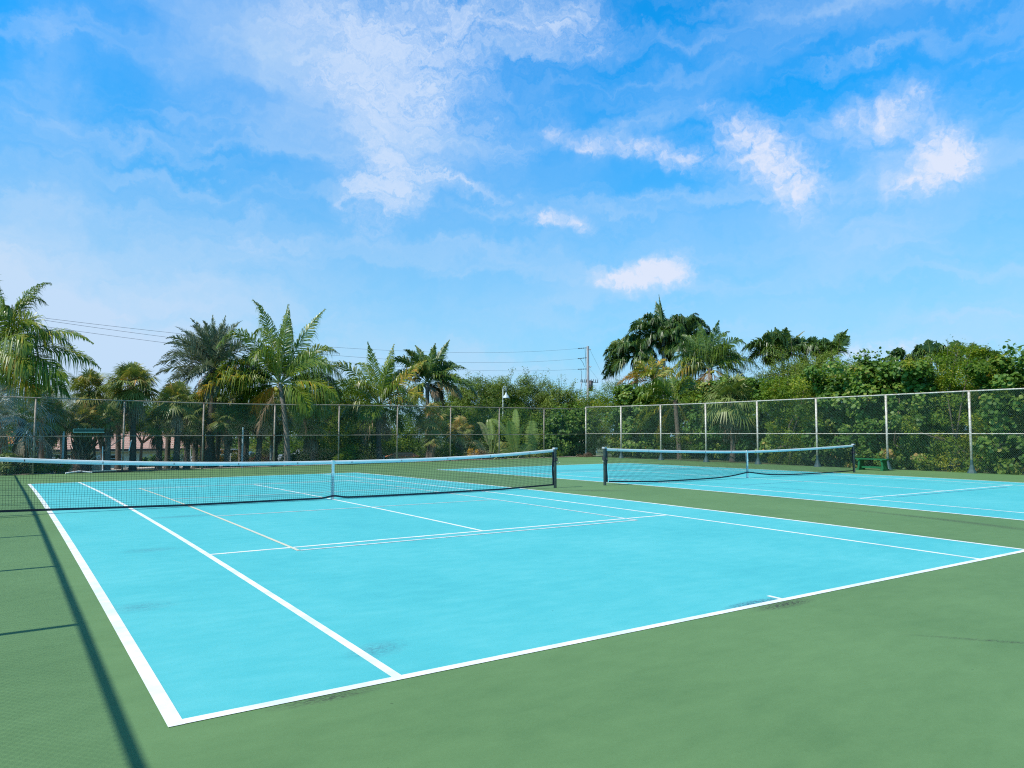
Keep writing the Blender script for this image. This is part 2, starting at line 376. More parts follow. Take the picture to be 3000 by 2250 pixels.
# ------------------------------------------------------------------ chain link fences
def chain_panel(mb, A, Bp, zt0, zt1, zb0, zb1, r=.0016, pitch=.066):
    A = np.array(A, float); Bp = np.array(Bp, float); L_ = np.linalg.norm(Bp-A); u = (Bp-A)/L_
    nrm = np.array([-u[1], u[0]])
    def P(s, z, o): q = A+u*s+nrm*o; return [q[0], q[1], z]
    H = max(zt0, zt1)-min(zb0, zb1); zb = min(zb0, zb1)
    V = []; F = []; k = 0
    for sg in (1, -1):
        for c in np.arange(-H, L_+H, pitch):
            # line s = c + sg*(z-zb); clip to 0..L, z 0..H
            z0, z1 = 0., H
            if sg > 0: lo, hi = -c, L_-c
            else: lo, hi = c-L_, c
            z0 = max(z0, lo); z1 = min(z1, hi)
            if z1-z0 < .03: continue
            s0, s1 = c+sg*z0, c+sg*z1
            def cl(s, z):
                f = s/L_; b_ = zb0+(zb1-zb0)*f; t_ = zt0+(zt1-zt0)*f
                return min(max(zb+z, b_), t_)
            za, zc = cl(s0, z0), cl(s1, z1)
            o = .003*sg
            for ds, do in ((-r*1.4, 0), (0, r*1.4), (r*1.4, 0), (0, -r*1.4)):
                V.append(P(s0+ds, za, o+do)); V.append(P(s1+ds, zc, o+do))
            for a in range(4):
                b_ = (a+1) % 4; F.append([k+2*a, k+2*b_, k+2*b_+1, k+2*a+1])
            k += 8
    mb.add(V, F)
def fence(name, label, pts, post_mat, rail_mat, mid_mat, midz, sleeves=False, group=None, barb=False, braces=(), rr=.026, pr=.038):
    """pts: list of (x, y, ztop)"""
    t = thing(name, label, 'fence', (0, 0, 0), group=group)
    for k, (x, y, zt) in enumerate(pts):
        zb = float(gz(x, y))-.05
        b = MB(); b.tube([[x, y, zb], [x, y, zt-.01]], pr, 12)
        p = b.build('post', post_mat, t, smooth=True)
        b = MB(); b.tube([[x, y, zt-.05], [x, y, zt+.0]], .042, 10); b.build('rail_clamp', M['rust'], p)
        b = MB(); b.tube([[x, y, midz(x, y)-.03], [x, y, midz(x, y)+.03]], .040, 10); b.build('rail_clamp', M['rust'], p)
        if sleeves:
            z = float(gz(x, y)); b = MB()
            b.tube([[x, y, z-.02], [x, y, z+.03], [x, y, z+.14], [x, y, z+.32], [x, y, z+.58]], [.19, .17, .115, .06, .042], 12)
            b.build('post_sleeve', M['sleeve'], p)
    P = np.array(pts, float)
    b = MB(); b.tube(P, rr, 8); b.build('top_rail', rail_mat, t, smooth=True)
    Q = P.copy(); Q[:, 2] = [midz(x, y) for x, y, _ in pts]
    b = MB(); b.tube(Q, .019, 8); b.build('middle_rail', mid_mat, t, smooth=True)
    for a, c in zip(pts[:-1], pts[1:]):
        b = MB(); chain_panel(b, a[:2], c[:2], a[2]+(.05 if barb else 0), c[2]+(.05 if barb else 0), float(gz(a[0], a[1]))+.02, float(gz(c[0], c[1]))+.02)
        b.build('wire_panel', M['wire_g'], t)
    for (x0, y0, z0, x1, y1, z1) in braces:
        b = MB(); b.tube([[x0, y0, z0], [x1, y1, z1]], .018, 8); b.build('brace', mid_mat, t)
    return t
xf = [-8.36+3.27*k for k in range(11)]; xf[-1] = 24.4
ztf = np.interp(xf, [-9, -5, 3, 8, 15, 24.4], [2.98, 2.955, 2.87, 2.95, 3.0, 3.05])
fence('chain_link_fence', 'tall chain link fence along the far end of the courts, brown weathered posts and rails', [(x, 20.0, float(z)) for x, z in zip(xf, ztf)], M['galv_d'], M['galv_d'], M['galv_d'],
      lambda x, y: 1.36+.1*(x+8)/32, group='fences round the courts',
      braces=[(-5.09, 20.03, 1.33, -8.2, 20.03, .1), (-1.76, 20.03, 1.36, -3.2, 20.03, .25)])
yr = [20.0, 16.75, 13.5, 10.25, 7.0, 3.78, .52, -2.75, -6.0, -9.25, -12.5, -15.75, -19]
ztr = np.interp(yr, [-19, -3, 3.8, 10, 16, 20], [3.14, 3.14, 3.11, 3.09, 3.12, 3.17])
fence('chain_link_fence', 'green chain link fence down the right side, pale posts standing in dark green sleeves', [(24.4, y, float(z)) for y, z in zip(yr, ztr)], M['galv'], M['galv'], M['galv'],
      lambda x, y: 1.50, sleeves=True, pr=.047, rr=.03, group='fences round the courts')
yl = [20.0]+[17.65-3.0*k for k in range(0, 10)]+[-12.95, -16, -19, -22]
fence('chain_link_fence', 'tall fence along the left side that throws its rail shadow on the green', [(-8.36, y, 3.10+float(gz(-8.36, y))) for y in yl], M['galv_d'], M['galv_d'], M['galv_d'],
      lambda x, y: 1.45, group='fences round the courts', barb=True, rr=.031)

# ------------------------------------------------------------------ palms
def frond(lf, ra, base, d0, L_, droop, leaf=.55, n=46, hang=.35, tint=.45, tv=.12, stiff=1., w=.035, roll=0., r0=.022, petiole=.14, tiptint=0., S0=None, a0=38, a1=62, vee=.25, kink=1.6, rollv=.14):
    base = np.asarray(base, float); d0 = np.asarray(d0, float); d0 = d0/np.linalg.norm(d0)
    K = 14; t = np.linspace(0, 1, K); Dv = d0[None]+np.array([0, 0, -1.])[None]*((droop*1.35+.3)*t**(kink+.7))[:, None]
    Dv /= np.linalg.norm(Dv, axis=1)[:, None]
    P = base+np.concatenate([[np.zeros(3)], np.cumsum((Dv[1:]+Dv[:-1])/2, 0)])*L_/(K-1)
    h = np.array([d0[0], d0[1], 0.]); hn = np.linalg.norm(h)
    h = h/hn if hn > .05 else HR
    S = np.cross(h, Z3) if S0 is None else np.asarray(S0, float)
    S = S/np.linalg.norm(S)
    ra.tube(P, r0*(1-.85*t), 4, tint=np.repeat(np.clip(tint+.15+0*t, 0, 1), 4), caps=False)
    ti = np.linspace(petiole, .995, n)
    for sg in (-1, 1):
        tj = np.clip(ti+rng.normal(0, .004, n), 0, 1)
        Pt = np.stack([np.interp(tj, t, P[:, c]) for c in range(3)], 1)
        T = np.stack([np.interp(tj, t, Dv[:, c]) for c in range(3)], 1); T /= np.linalg.norm(T, axis=1)[:, None]
        N_ = np.cross(S[None], T); N_ *= np.where(N_[:, 2] < 0, -1, 1)[:, None] if abs(d0[2]) < .9 else 1
        ro = roll+rng.normal(0, rollv, n)
        a = np.radians(a0+(a1-a0)*tj)+rng.normal(0, .10, n)
        side = S[None]*sg
        dr = side*(np.cos(a)*np.cos(ro))[:, None]+T*np.sin(a)[:, None]+N_*(vee+np.sin(ro)*sg+rng.normal(0, .14, n))[:, None]
        dr /= np.linalg.norm(dr, axis=1)[:, None]
        ln = leaf*np.clip(np.sin(np.pi*np.clip((tj-petiole)/(1-petiole), 0, 1)**.75*.93+.22), .12, 1)*rng.uniform(.85, 1.1, n)
        hg = hang*rng.uniform(.45, 1.5, n)
        mid = Pt+dr*(ln*.55)[:, None]; mid[:, 2] -= ln*.55*hg*.35
        tip = Pt+dr*(ln*(1-.25*hg))[:, None]; tip[:, 2] -= ln*hg
        wd = np.cross(dr, N_); wd /= np.linalg.norm(wd, axis=1)[:, None]+1e-9; wd *= (w/2)
        V = np.stack([Pt-wd*.7, Pt+wd*.7, mid+wd, mid-wd, tip], 1).reshape(-1, 3)
        i = np.arange(n)[:, None]*5
        tt = np.clip(tint+rng.normal(0, tv, n)+tiptint*tj**2, 0, 1)
        lf.add(V, i+np.array([[0, 1, 2, 3]]), np.repeat(tt, 5)); lf.F.append(i+np.array([[3, 2, 4]])+lf.n-5*n)
def fan(lf, ra, base, d0, Lp, Rf, droop=.3, n=22, tint=.5, hang=.3, spread=115, tv=.1, fold=.35, r0=.014, wide=1.):
    base = np.asarray(base, float); d0 = np.asarray(d0, float); d0 /= np.linalg.norm(d0)
    K = 6; t = np.linspace(0, 1, K); Dv = d0[None]+np.array([0, 0, -1.])*(droop*t**1.5)[:, None]; Dv /= np.linalg.norm(Dv, axis=1)[:, None]
    P = base+np.concatenate([[np.zeros(3)], np.cumsum(Dv[1:], 0)])*Lp/(K-1)
    ra.tube(P, r0, 4, tint=tint, caps=False)
    T = Dv[-1]; h = np.array([d0[0], d0[1], 0]); h = h/np.linalg.norm(h) if np.linalg.norm(h) > .05 else HR
    S = np.cross(h, Z3)+rng.normal(0, .25, 3); S -= T*np.dot(S, T); S /= np.linalg.norm(S); N_ = np.cross(S, T)
    if N_[2] < 0: N_ = -N_
    ph = np.radians(np.linspace(-spread, spread, n))+rng.normal(0, .02, n)
    dr = T[None]*np.cos(ph)[:, None]+S[None]*np.sin(ph)[:, None]-N_[None]*(fold*np.abs(np.sin(ph))**1.5-.05)[:, None]
    dr /= np.linalg.norm(dr, axis=1)[:, None]
    ln = Rf*(.72+.28*np.cos(ph*.8))*rng.uniform(.9, 1.08, n)
    dph = math.radians(2*spread/(n-1))
    wd = np.cross(dr, N_); wd /= np.linalg.norm(wd, axis=1)[:, None]; wd = wd*(ln*.42*math.tan(dph/2)*wide)[:, None]
    mid = P[-1]+dr*(ln*.48)[:, None]; mid[:, 2] -= ln*hang*.12
    tip = P[-1]+dr*(ln*(1-.2*hang))[:, None]; tip[:, 2] -= ln*hang*rng.uniform(.6, 1.4, n)
    hub = np.repeat(P[-1][None], n, 0)
    V = np.stack([hub, mid+wd, tip, mid-wd], 1).reshape(-1, 3); i = np.arange(n)[:, None]*4
    tt = np.clip(tint+rng.normal(0, tv, n), 0, 1)
    lf.add(V, i+np.array([[0, 1, 3]]), np.repeat(tt, 4)); lf.F.append(i+np.array([[1, 2, 3]])+lf.n-4*n)
def img_dir(th, dep=0.):
    th = R(th); d = HR*math.cos(th)+Z3*math.sin(th)+HF*dep
    return d/np.linalg.norm(d)
def trunk_pts(base, top, lean=0., n=9, bow=0.):
    base = np.asarray(base, float); top = np.asarray(top, float); t = np.linspace(0, 1, n)[:, None]
    return base*(1-t)+top*t+HR*(bow*np.sin(t*math.pi))
def ringed(mb, P, r0, r1, flare=1.5, sides=12, rings=26, tint=.5):
    P = np.asarray(P, float); t0 = np.linspace(0, 1, len(P)); t = np.linspace(0, 1, rings*2)
    Q = np.stack([np.interp(t, t0, P[:, c]) for c in range(3)], 1)
    r = (r0+(r1-r0)*t)*(1+(flare-1)*np.exp(-t*14))*(1+.05*np.where(np.arange(len(t)) % 2, 1, -1))
    mb.tube(Q, r, sides, tint)
def rel(o, mb):  # meshes are built in world metres and moved onto the thing's base
    return np.array(o.location)
def put(mb, name, mat, t, smooth=False):
    o = mb.build(name, mat, None, smooth, loc=None)
    L0 = np.array(t.location)
    co = np.empty(len(o.data.vertices)*3, np.float32); o.data.vertices.foreach_get('co', co)
    co = co.reshape(-1, 3)-L0.astype(np.float32); o.data.vertices.foreach_set('co', co.ravel()); o.data.update()
    o.parent = t
    return o
def pinnate_palm(label, cpos, base, fr, mat, kind='coconut_palm', trunk=(.13, .11), tmat='trunk', leaf=.62, n=46, w=.04, hang=.42, group='palms round the courts', extra=0, exl=2.6, tint=.45, nuts=0, dead=0, shaft=False, bow=0., vee=.25, r0=.024, a0=38, a1=62, seed=None, exel=(-25, 75), kink=1.6, exdroop=(.5, 1.6), rollv=.14):
    global rng
    if seed is not None: rng = np.random.default_rng(seed)
    cpos = np.asarray(cpos, float); base = np.asarray(base, float)
    leaf *= 1.28; n = int(n*1.6); w *= 1.25 if mat != 'coco' else 1.12; r0 *= 1.3
    t = thing(kind, label, 'palm', tuple(base), group=group)
    b = MB(); ringed(b, trunk_pts(base-[0, 0, .1], cpos, bow=bow), *trunk); put(b, 'trunk', M[tmat], t, True)
    lf = MB(); ra = MB()
    for f in fr:
        th, dep, L_, dr = f[:4]; kw = dict(f[4]) if len(f) > 4 else {}
        if 'leaf' not in kw and mat == 'coco': kw['hang'] = hang*(1.35 if abs(th-90) > 52 else 1.25)
        tn = kw.pop('tint', tint+rng.normal(0, .05))
        d = img_dir(th, dep); bb = cpos+d*.08
        kf = .78 if abs(th-90) < 50 else .38
        S0_ = (HR*(-math.sin(R(th)))+Z3*math.cos(R(th)))*kf+HF*(1-kf); S0_ = S0_-d*np.dot(S0_, d); kw.setdefault('S0', S0_)
        frond(lf, ra, bb, d, L_, dr, **{**dict(leaf=leaf, n=n, hang=hang, tint=tn, rollv=rollv, w=w, r0=r0, vee=vee, a0=a0, a1=a1, kink=kink), **kw})
    for k in range(extra):
        az = rng.uniform(0, 2*math.pi); el = R(rng.uniform(*exel)); d = np.array([math.cos(az)*math.cos(el), math.sin(az)*math.cos(el), math.sin(el)])
        frond(lf, ra, cpos+d*.08, d, exl*rng.uniform(.8, 1.1), rng.uniform(*exdroop), rollv=rollv, leaf=leaf, n=n, hang=hang, tint=tint+rng.normal(0, .08), w=w, r0=r0, vee=vee, a0=a0, a1=a1)
    put(lf, 'crown', M[mat], t); put(ra, 'frond_stalks', M['rachis'], t)
    if dead:
        dl = MB(); dr_ = MB()
        for k in range(dead):
            az = rng.uniform(0, 2*math.pi); el = R(rng.uniform(-55, -5)); d = np.array([math.cos(az)*math.cos(el), math.sin(az)*math.cos(el), math.sin(el)])
            frond(dl, dr_, cpos-[0, 0, .15]+d*.08, d, exl*rng.uniform(.6, .85), rng.uniform(1.5, 3), leaf=leaf*.8, n=26, hang=.8, tint=rng.uniform(.2, .9), w=w)
        put(dl, 'dead_fronds', M['dead'], t)
    if nuts:
        b = MB()
        for k in range(nuts):
            a = rng.uniform(0, 6.28); c = cpos+[math.cos(a)*.2, math.sin(a)*.2, -.2-rng.uniform(0, .2)]
            for s in range(1): b.tube([c+[0, 0, .11], c+[0, 0, .06], c, c-[0, 0, .07], c-[0, 0, .11]], [.02, .08, .10, .08, .02], 8, tint=.9)
        put(b, 'coconuts', M['croton'], t, True)
    if shaft:
        b = MB(); b.tube([cpos-[0, 0, .75], cpos-[0, 0, .5], cpos+[0, 0, .15]], [.13, .12, .05], 10, tint=.2); put(b, 'crown_shaft', M['rachis'], t, True)
    return t
def sabal(label, cpos, base, Rf=.75, Lp=.8, nl=34, mat='sabal', group='fan palms beyond the far fence', tr=(.15, .13), tmat='trunk_d', skirt=12, tint=.5, seed=1, boots=0, kind='fan_palm', nseg=22, hang=.35, dead_drop=1.4, elev=(-35, 88), wide=1.):
    global rng
    rng = np.random.default_rng(seed)
    cpos = np.asarray(cpos, float); base = np.asarray(base, float)
    t = thing(kind, label, 'palm', tuple(base), group=group)
    b = MB(); ringed(b, trunk_pts(base-[0, 0, .1], cpos, bow=rng.uniform(-.1, .1)), *tr)
    put(b, 'trunk', M[tmat], t, True)
    lf = MB(); ra = MB()
    for k in range(nl):
        az = k*2.399+rng.uniform(-.3, .3); el = R(elev[0]+(elev[1]-elev[0])*((k+.5)/nl)**.85+rng.uniform(-8, 8))
        d = np.array([math.cos(az)*math.cos(el), math.sin(az)*math.cos(el), math.sin(el)])
        fan(lf, ra, cpos+d*.05, d, Lp*rng.uniform(.65, 1.25), Rf*rng.uniform(.75, 1.2), droop=.25+.5*rng.random()*(1-el), n=nseg, tint=np.clip(tint+rng.normal(0, .13)+(.25 if rng.random() < .08 else 0), 0, 1), hang=hang*rng.uniform(.6, 1.5), wide=wide)
    put(lf, 'crown', M[mat], t); put(ra, 'leaf_stalks', M['rachis'], t)
    if skirt:
        dl = MB(); dr_ = MB()
        for k in range(skirt):
            az = k*2.399; el = R(rng.uniform(-75, -25)); d = np.array([math.cos(az)*math.cos(el), math.sin(az)*math.cos(el), math.sin(el)])
            fan(dl, dr_, cpos-[0, 0, .1+.3*rng.random()], d, Lp*rng.uniform(.5, .9), Rf*rng.uniform(.7, 1.), droop=dead_drop, n=16, tint=rng.random(), hang=.9, spread=80, fold=.9)
        put(dl, 'dead_leaf_skirt', M['dead'], t)
    if boots:
        b = MB(); H = cpos[2]-base[2]
        for k in range(boots):
            f = k/boots; az = k*2.399; z = base[2]+.25+f*(H-.45); c = base+(cpos-base)*((z-base[2])/H)
            o = np.array([math.cos(az), math.sin(az), 0])
            rr = tr[0]*.9; b.tube([c+o*rr*.6, c+o*(rr+.12)+[0, 0, .2], c+o*(rr+.2)+[0, 0, .48]], [.07, .045, .012], 5, tint=rng.random())
        put(b, 'leaf_boots', M['dead'], t)
    return t

# ------------------------------------------------------------------ broadleaf trees and shrubs
def leafpack(C, Nn, size, tint, shape='diamond'):
    n = len(C); A = np.cross(Nn, rng.normal(0, 1, (n, 3))); A /= np.linalg.norm(A, axis=1)[:, None]+1e-9; B = np.cross(Nn, A)
    s = np.broadcast_to(size, (n,))*rng.uniform(.7, 1.25, n)
    if shape == 'diamond':
        k = 4; cf = np.array([[-1, 0], [0, -.42], [1, 0], [0, .42]]); bend = np.array([-.12, .06, -.12, .06])
    elif shape == 'disc':
        k = 6; a = np.arange(6)*math.pi/3; cf = np.stack([np.cos(a)*.95, np.sin(a)*.95], 1); bend = np.array([.1, -.06, -.06, .1, -.06, -.06])
    else:
        k = 4; cf = np.array([[-1, 0], [0, -.16], [1.1, 0], [0, .16]]); bend = np.array([0, .05, -.25, .05])
    V = C[:, None]+(cf[None, :, 0, None]*A[:, None]+cf[None, :, 1, None]*B[:, None]+bend[None, :, None]*Nn[:, None])*(s/2)[:, None, None]
    F = np.arange(n)[:, None]*k+np.arange(k)[None]
    return V.reshape(-1, 3), F, np.repeat(np.clip(tint, 0, 1), k)
def clumps_tree(label, centre, radii, base, mat, n_cl=60, per=90, leaf=.14, cr=.45, shape='diamond', kind='broadleaf_tree', cat='tree', group=None, seed=3, tint=.45, sprigs=8, trunk_r=.09, box=False, inner=.55, tv=.14, ctv=.14, loose=.6, front=None, stems=6, flat=0):
    global rng
    rng = np.random.default_rng(seed)
    centre = np.asarray(centre, float); radii = np.asarray(radii, float); base = np.asarray(base, float)
    t = thing(kind, label, cat, tuple(base), group=group)
    C = []
    while len(C) < n_cl:
        v = rng.normal(0, 1, 3)
        if box: v = rng.uniform(-1, 1, 3); v /= max(abs(v))
        else: v /= np.linalg.norm(v)
        if front is not None and np.dot(v[:2], front) < -.35 and rng.random() < .75: continue
        rr = inner+(1-inner)*rng.random()**.6
        C.append(centre+v*rr*radii*rng.uniform(.85, 1.08))
    C = np.array(C); cl_t = tint+rng.normal(0, ctv, n_cl)
    lf = MB()
    per_i = rng.integers(int(per*.6), int(per*1.4), n_cl)
    idx = np.repeat(np.arange(n_cl), per_i); n = len(idx)
    off = rng.normal(0, 1, (n, 3)); off /= np.linalg.norm(off, axis=1)[:, None]; off *= (rng.random(n)**(1/2.2))[:, None]
    crs = cr*rng.uniform(.65, 1.35, n_cl)
    Pp = C[idx]+off*crs[idx][:, None]*np.array([1, 1, .8])
    Pp[:, 2] = np.maximum(Pp[:, 2], base[2]+.06)
    out = (C[idx]-centre)/radii; Nn = off*.7+out*.5+np.array([0, 0, .55])+rng.normal(0, .5, (n, 3)); Nn /= np.linalg.norm(Nn, axis=1)[:, None]
    V, F, T = leafpack(Pp, Nn, leaf, cl_t[idx]+rng.normal(0, tv, n), shape); lf.add(V, F, T)
    wd = MB()
    for k in range(sprigs):
        v = rng.normal(0, 1, 3); v[2] = abs(v[2])+.8; v /= np.linalg.norm(v)
        p0 = centre+v*radii*.8; p1 = centre+v*radii*rng.uniform(1.12, 1.4)+rng.normal(0, .1, 3)
        m_ = 40; s = rng.random(m_); Q = p0+(p1-p0)*s[:, None]+rng.normal(0, .13, (m_, 3)); Nn = rng.normal(0, 1, (m_, 3)); Nn[:, 2] += .7; Nn /= np.linalg.norm(Nn, axis=1)[:, None]
        V, F, T = leafpack(Q, Nn, leaf*.9, tint+rng.normal(.05, tv, m_), shape); lf.add(V, F, T); wd.tube([p0, p1], [.012, .004], 4)
    put(lf, 'crown', M[mat], t)
    if trunk_r == 0: return t
    fork = base+(centre-base)*.45
    wd.tube([base-[0, 0, .1], base+(fork-base)*.5+rng.normal(0, .06, 3), fork], [trunk_r*1.3, trunk_r, trunk_r*.85], 8)
    for k in range(stems):
        tgt = C[rng.integers(n_cl)]; mdp = (fork+tgt)/2+rng.normal(0, .15, 3)
        wd.tube([fork, mdp, tgt], [trunk_r*.7, trunk_r*.4, trunk_r*.15], 5)
    put(wd, 'trunk', M['bark'], t, True)
    return t

# ------------------------------------------------------------------ palms: placed
def dep_of(P): return float(np.dot(np.asarray(P)-CAM, _f))
def ground_at(x, y): return np.array([x, y, float(terr(x, y))])
def pp(label, c, bpx, fr, **kw):
    """c=(px,py,'Y'|'X',plane); bpx = photo column of the trunk foot"""
    P = atY(c[0], c[1], c[3]) if c[2] == 'Y' else atX(c[0], c[1], c[3])
    q = atY(bpx, 1300, c[3]) if c[2] == 'Y' else atX(bpx, 1300, c[3])
    s = dep_of(P)/FPX
    F2 = [(f[0], f[1], f[2]*s*1.05, f[3]) + ((f[4],) if len(f) > 4 else ()) for f in fr]
    if 'exl' in kw: kw['exl'] = kw['exl']*s
    return pinnate_palm(label, P, ground_at(q[0], q[1]), F2, **kw)
def sp(label, c, bpx, r, **kw):
    P = atY(c[0], c[1], c[3]) if c[2] == 'Y' else atX(c[0], c[1], c[3])
    q = atY(bpx, 1300, c[3]) if c[2] == 'Y' else atX(bpx, 1300, c[3])
    s = dep_of(P)/FPX*r
    return sabal(label, P, ground_at(q[0], q[1]), Rf=s*.62, Lp=s*.50, **kw)

pp('coconut palm cut by the left edge, long fronds arching over the fence', (-14, 1022, 'Y', 21.9), -60, [
    (60, 0, 218, .12, dict(leaf=.34, vee=.9, a0=60, a1=75)), (50, -.15, 235, 2.0), (76, .25, 250, .5), (88, -.2, 260, .5), (20, -.1, 300, .55, dict(leaf=.7, tint=.5)), (6, .15, 285, .55, dict(tint=.55)),
    (-8, -.2, 265, .55, dict(tint=.5)), (-22, .1, 240, .5), (33, .35, 220, 1.2), (100, 0, 240, .8), (-38, -.1, 200, .4, dict(tint=.7)), (68, -.4, 210, 1.1), (28, -.5, 200, 1.3), (-2, -.5, 190, 1.1)],
    mat='coco', extra=12, exl=230, leaf=.80, n=58, hang=.62, a0=32, a1=60, seed=11, nuts=5)
D_ = pp('tallest coconut palm in the middle of the left group, with an orange-tipped low frond', (820, 1124, 'Y', 22.4), 843, [
    (116, -.2, 250, 1.15), (107, .25, 240, .75), (98, -.25, 245, .42), (90, .2, 240, .25), (84, -.1, 200, .3), (66, 0, 240, .22), (55, .3, 205, .7), (46, -.15, 190, 1.25), (40, .05, 225, 1.75, dict(tint=.6)),
    (8, -.2, 190, .9), (-12, .1, 165, .8), (140, -.1, 215, 1.35), (128, .3, 200, 1.2), (160, -.2, 240, 1.0, dict(tint=.55)), (169, -.35, 245, .95, dict(tint=.62, tiptint=.3)), (190, .2, 150, .6), (150, .35, 190, 1.0), (-35, -.1, 110, .8), (24, .4, 190, 1.2), (215, 0, 90, .5, dict(tint=.85))],
    mat='coco', extra=14, exl=190, exel=(-15, 75), leaf=.84, n=58, hang=.72, a0=32, a1=60, seed=12, nuts=7, dead=3, trunk=(.15, .12), bow=.12)
pp('silvery date palm with a dense ball of stiff grey-green fronds', (628, 1078, 'Y', 25.0), 612, [
    (163, -.1, 165, .5), (150, .1, 165, .55), (175, -.2, 160, .45), (138, 0, 160, .5), (122, .1, 150, .4), (108, -.1, 148, .3), (95, .1, 150, .2), (82, 0, 145, .25), (68, -.1, 145, .35), (52, .1, 140, .45), (38, 0, 140, .6), (185, .1, 140, .3), (128, -.4, 150, .5), (75, -.4, 145, .5), (100, -.5, 145, .5)],
    mat='date', kind='date_palm', extra=46, exl=150, exel=(-35, 82), exdroop=(.2, .8), leaf=.44, n=52, w=.034, hang=.12, vee=.3, a0=42, a1=62, rollv=.75, seed=13, trunk=(.22, .2), tmat='trunk_d', dead=8)
pp('coconut palm behind the middle of the far fence with one yellow frond on its right', (1111, 1190, 'Y', 23.4), 1116, [
    (97, -.2, 178, .15), (81, .1, 178, .2), (122, -.1, 215, .95), (108, .2, 165, .6), (50, -.1, 182, .12, dict(tint=.72)), (36, -.2, 165, 1.3, dict(tint=.74)), (64, .3, 160, .6), (150, .1, 160, .7), (168, -.2, 165, .7), (186, 0, 120, .5), (20, .3, 130, 1.1), (135, -.4, 170, .8), (75, -.4, 160, .5)],
    mat='coco', extra=12, exl=140, leaf=.74, n=50, hang=.62, a0=32, a1=60, seed=14, dead=5, trunk=(.17, .14), tmat='trunk_d', nuts=3, bow=-.1)
pp('dark feathery palm right of the yellow-fronded one, its grey dead frond hanging', (1252, 1122, 'Y', 27.5), 1252, [
    (67, 0, 132, .1), (103, .1, 112, .35), (127, -.1, 140, 1.0), (112, -.3, 120, .5), (38, 0, 120, .55), (52, .3, 105, .5), (14, -.1, 165, 1.45), (80, -.2, 110, .2), (150, .1, 120, .9), (-2, .2, 110, .9), (24, -.4, 120, 1.0), (0, -.2, 110, 1.3, dict(tint=1., tv=.02)), (95, .4, 100, .4)],
    mat='royal', kind='royal_palm', extra=12, exl=105, leaf=.62, n=44, w=.055, hang=.5, seed=15, dead=6, trunk=(.16, .13))
# right-hand group
pp('tall royal palm with an upright spear frond, highest of the right group', (1944, 985, 'X', 38.), 1944, [
    (95, 0, 116, .05, dict(leaf=.4, vee=.8)), (98, .1, 100, .2), (150, -.1, 125, 1.35), (135, .1, 115, 1.2), (165, .2, 110, 1.1), (120, -.2, 100, 1.0), (35, .1, 100, 1.5), (20, -.1, 90, 1.3), (60, .1, 95, 1.2)],
    mat='royal', kind='royal_palm', extra=20, exl=95, leaf=.8, n=44, w=.06, hang=.6, seed=16, trunk=(.2, .15), tmat='utilpole', shaft=True, exdroop=(1, 2), tint=.35)
pp('royal palm leaning left at the edge of the right group, with bright green inner leaves', (1862, 1042, 'X', 37.), 1868, [
    (165, -.1, 95, .9), (150, .1, 100, 1.1), (180, 0, 95, .8), (195, -.1, 110, .5), (130, .2, 90, 1.0, dict(tint=.62)), (112, -.2, 70, .8, dict(tint=.75)), (40, .1, 60, 1.0, dict(tint=.65)), (205, .1, 110, .4), (85, 0, 60, .6)],
    mat='royal', kind='royal_palm', extra=22, exl=90, leaf=.8, n=42, w=.06, hang=.7, seed=17, trunk=(.18, .14), tint=.4)
pp('royal palm behind the coconut palm of the right group, crown matted and greyish', (2005, 990, 'X', 39.), 1992, [
    (150, 0, 85, 1.2), (120, .1, 75, .9), (60, -.1, 80, .9), (30, .1, 95, 1.3), (10, 0, 90, .9), (95, 0, 65, .3)], mat='royal', kind='royal_palm', extra=26, exl=95, leaf=.8, n=42, w=.06, hang=.7, seed=18, dead=5, tint=.35)
pp('coconut palm at the right of the right group, one long frond arching right', (2080, 1080, 'X', 33.), 2092, [
    (100, 0, 135, .3), (112, .2, 130, .5), (85, -.2, 135, .35), (72, .1, 130, .5), (60, -.1, 135, .8), (45, .2, 125, 1.0), (28, -.1, 150, 1.1), (35, -.3, 110, 1.4), (125, -.1, 130, .8), (140, .1, 125, 1.0), (160, -.1, 120, .9, dict(tint=.6)), (172, -.2, 120, 1.2, dict(tint=.72)), (-20, 0, 80, 1.3, dict(tint=.72)), (228, 0, 75, .5, dict(tint=.9)), (8, .1, 110, .9)],
    mat='coco', extra=14, exl=110, leaf=.8, n=46, hang=.7, a0=32, a1=60, seed=19, nuts=4, dead=3, trunk=(.17, .14), tmat='trunk_d', tint=.33)
pp('young palm with golden yellow fronds low in the right group', (1915, 1112, 'X', 29.5), 1915, [
    (168, -.1, 115, .9, dict(tint=.86)), (150, .1, 90, 1.2, dict(tint=.8)), (120, 0, 75, .7, dict(tint=.72)), (95, -.1, 70, .4, dict(tint=.72)), (70, .1, 75, .6, dict(tint=.78)), (45, 0, 70, 1.0, dict(tint=.7)), (185, 0, 105, .8, dict(tint=.9)), (30, .1, 70, 1.2, dict(tint=.65)), (135, -.3, 80, .9, dict(tint=.68))],
    mat='coco', kind='areca_palm', extra=8, exl=65, leaf=.5, n=34, seed=20, trunk=(.09, .07), tint=.66)
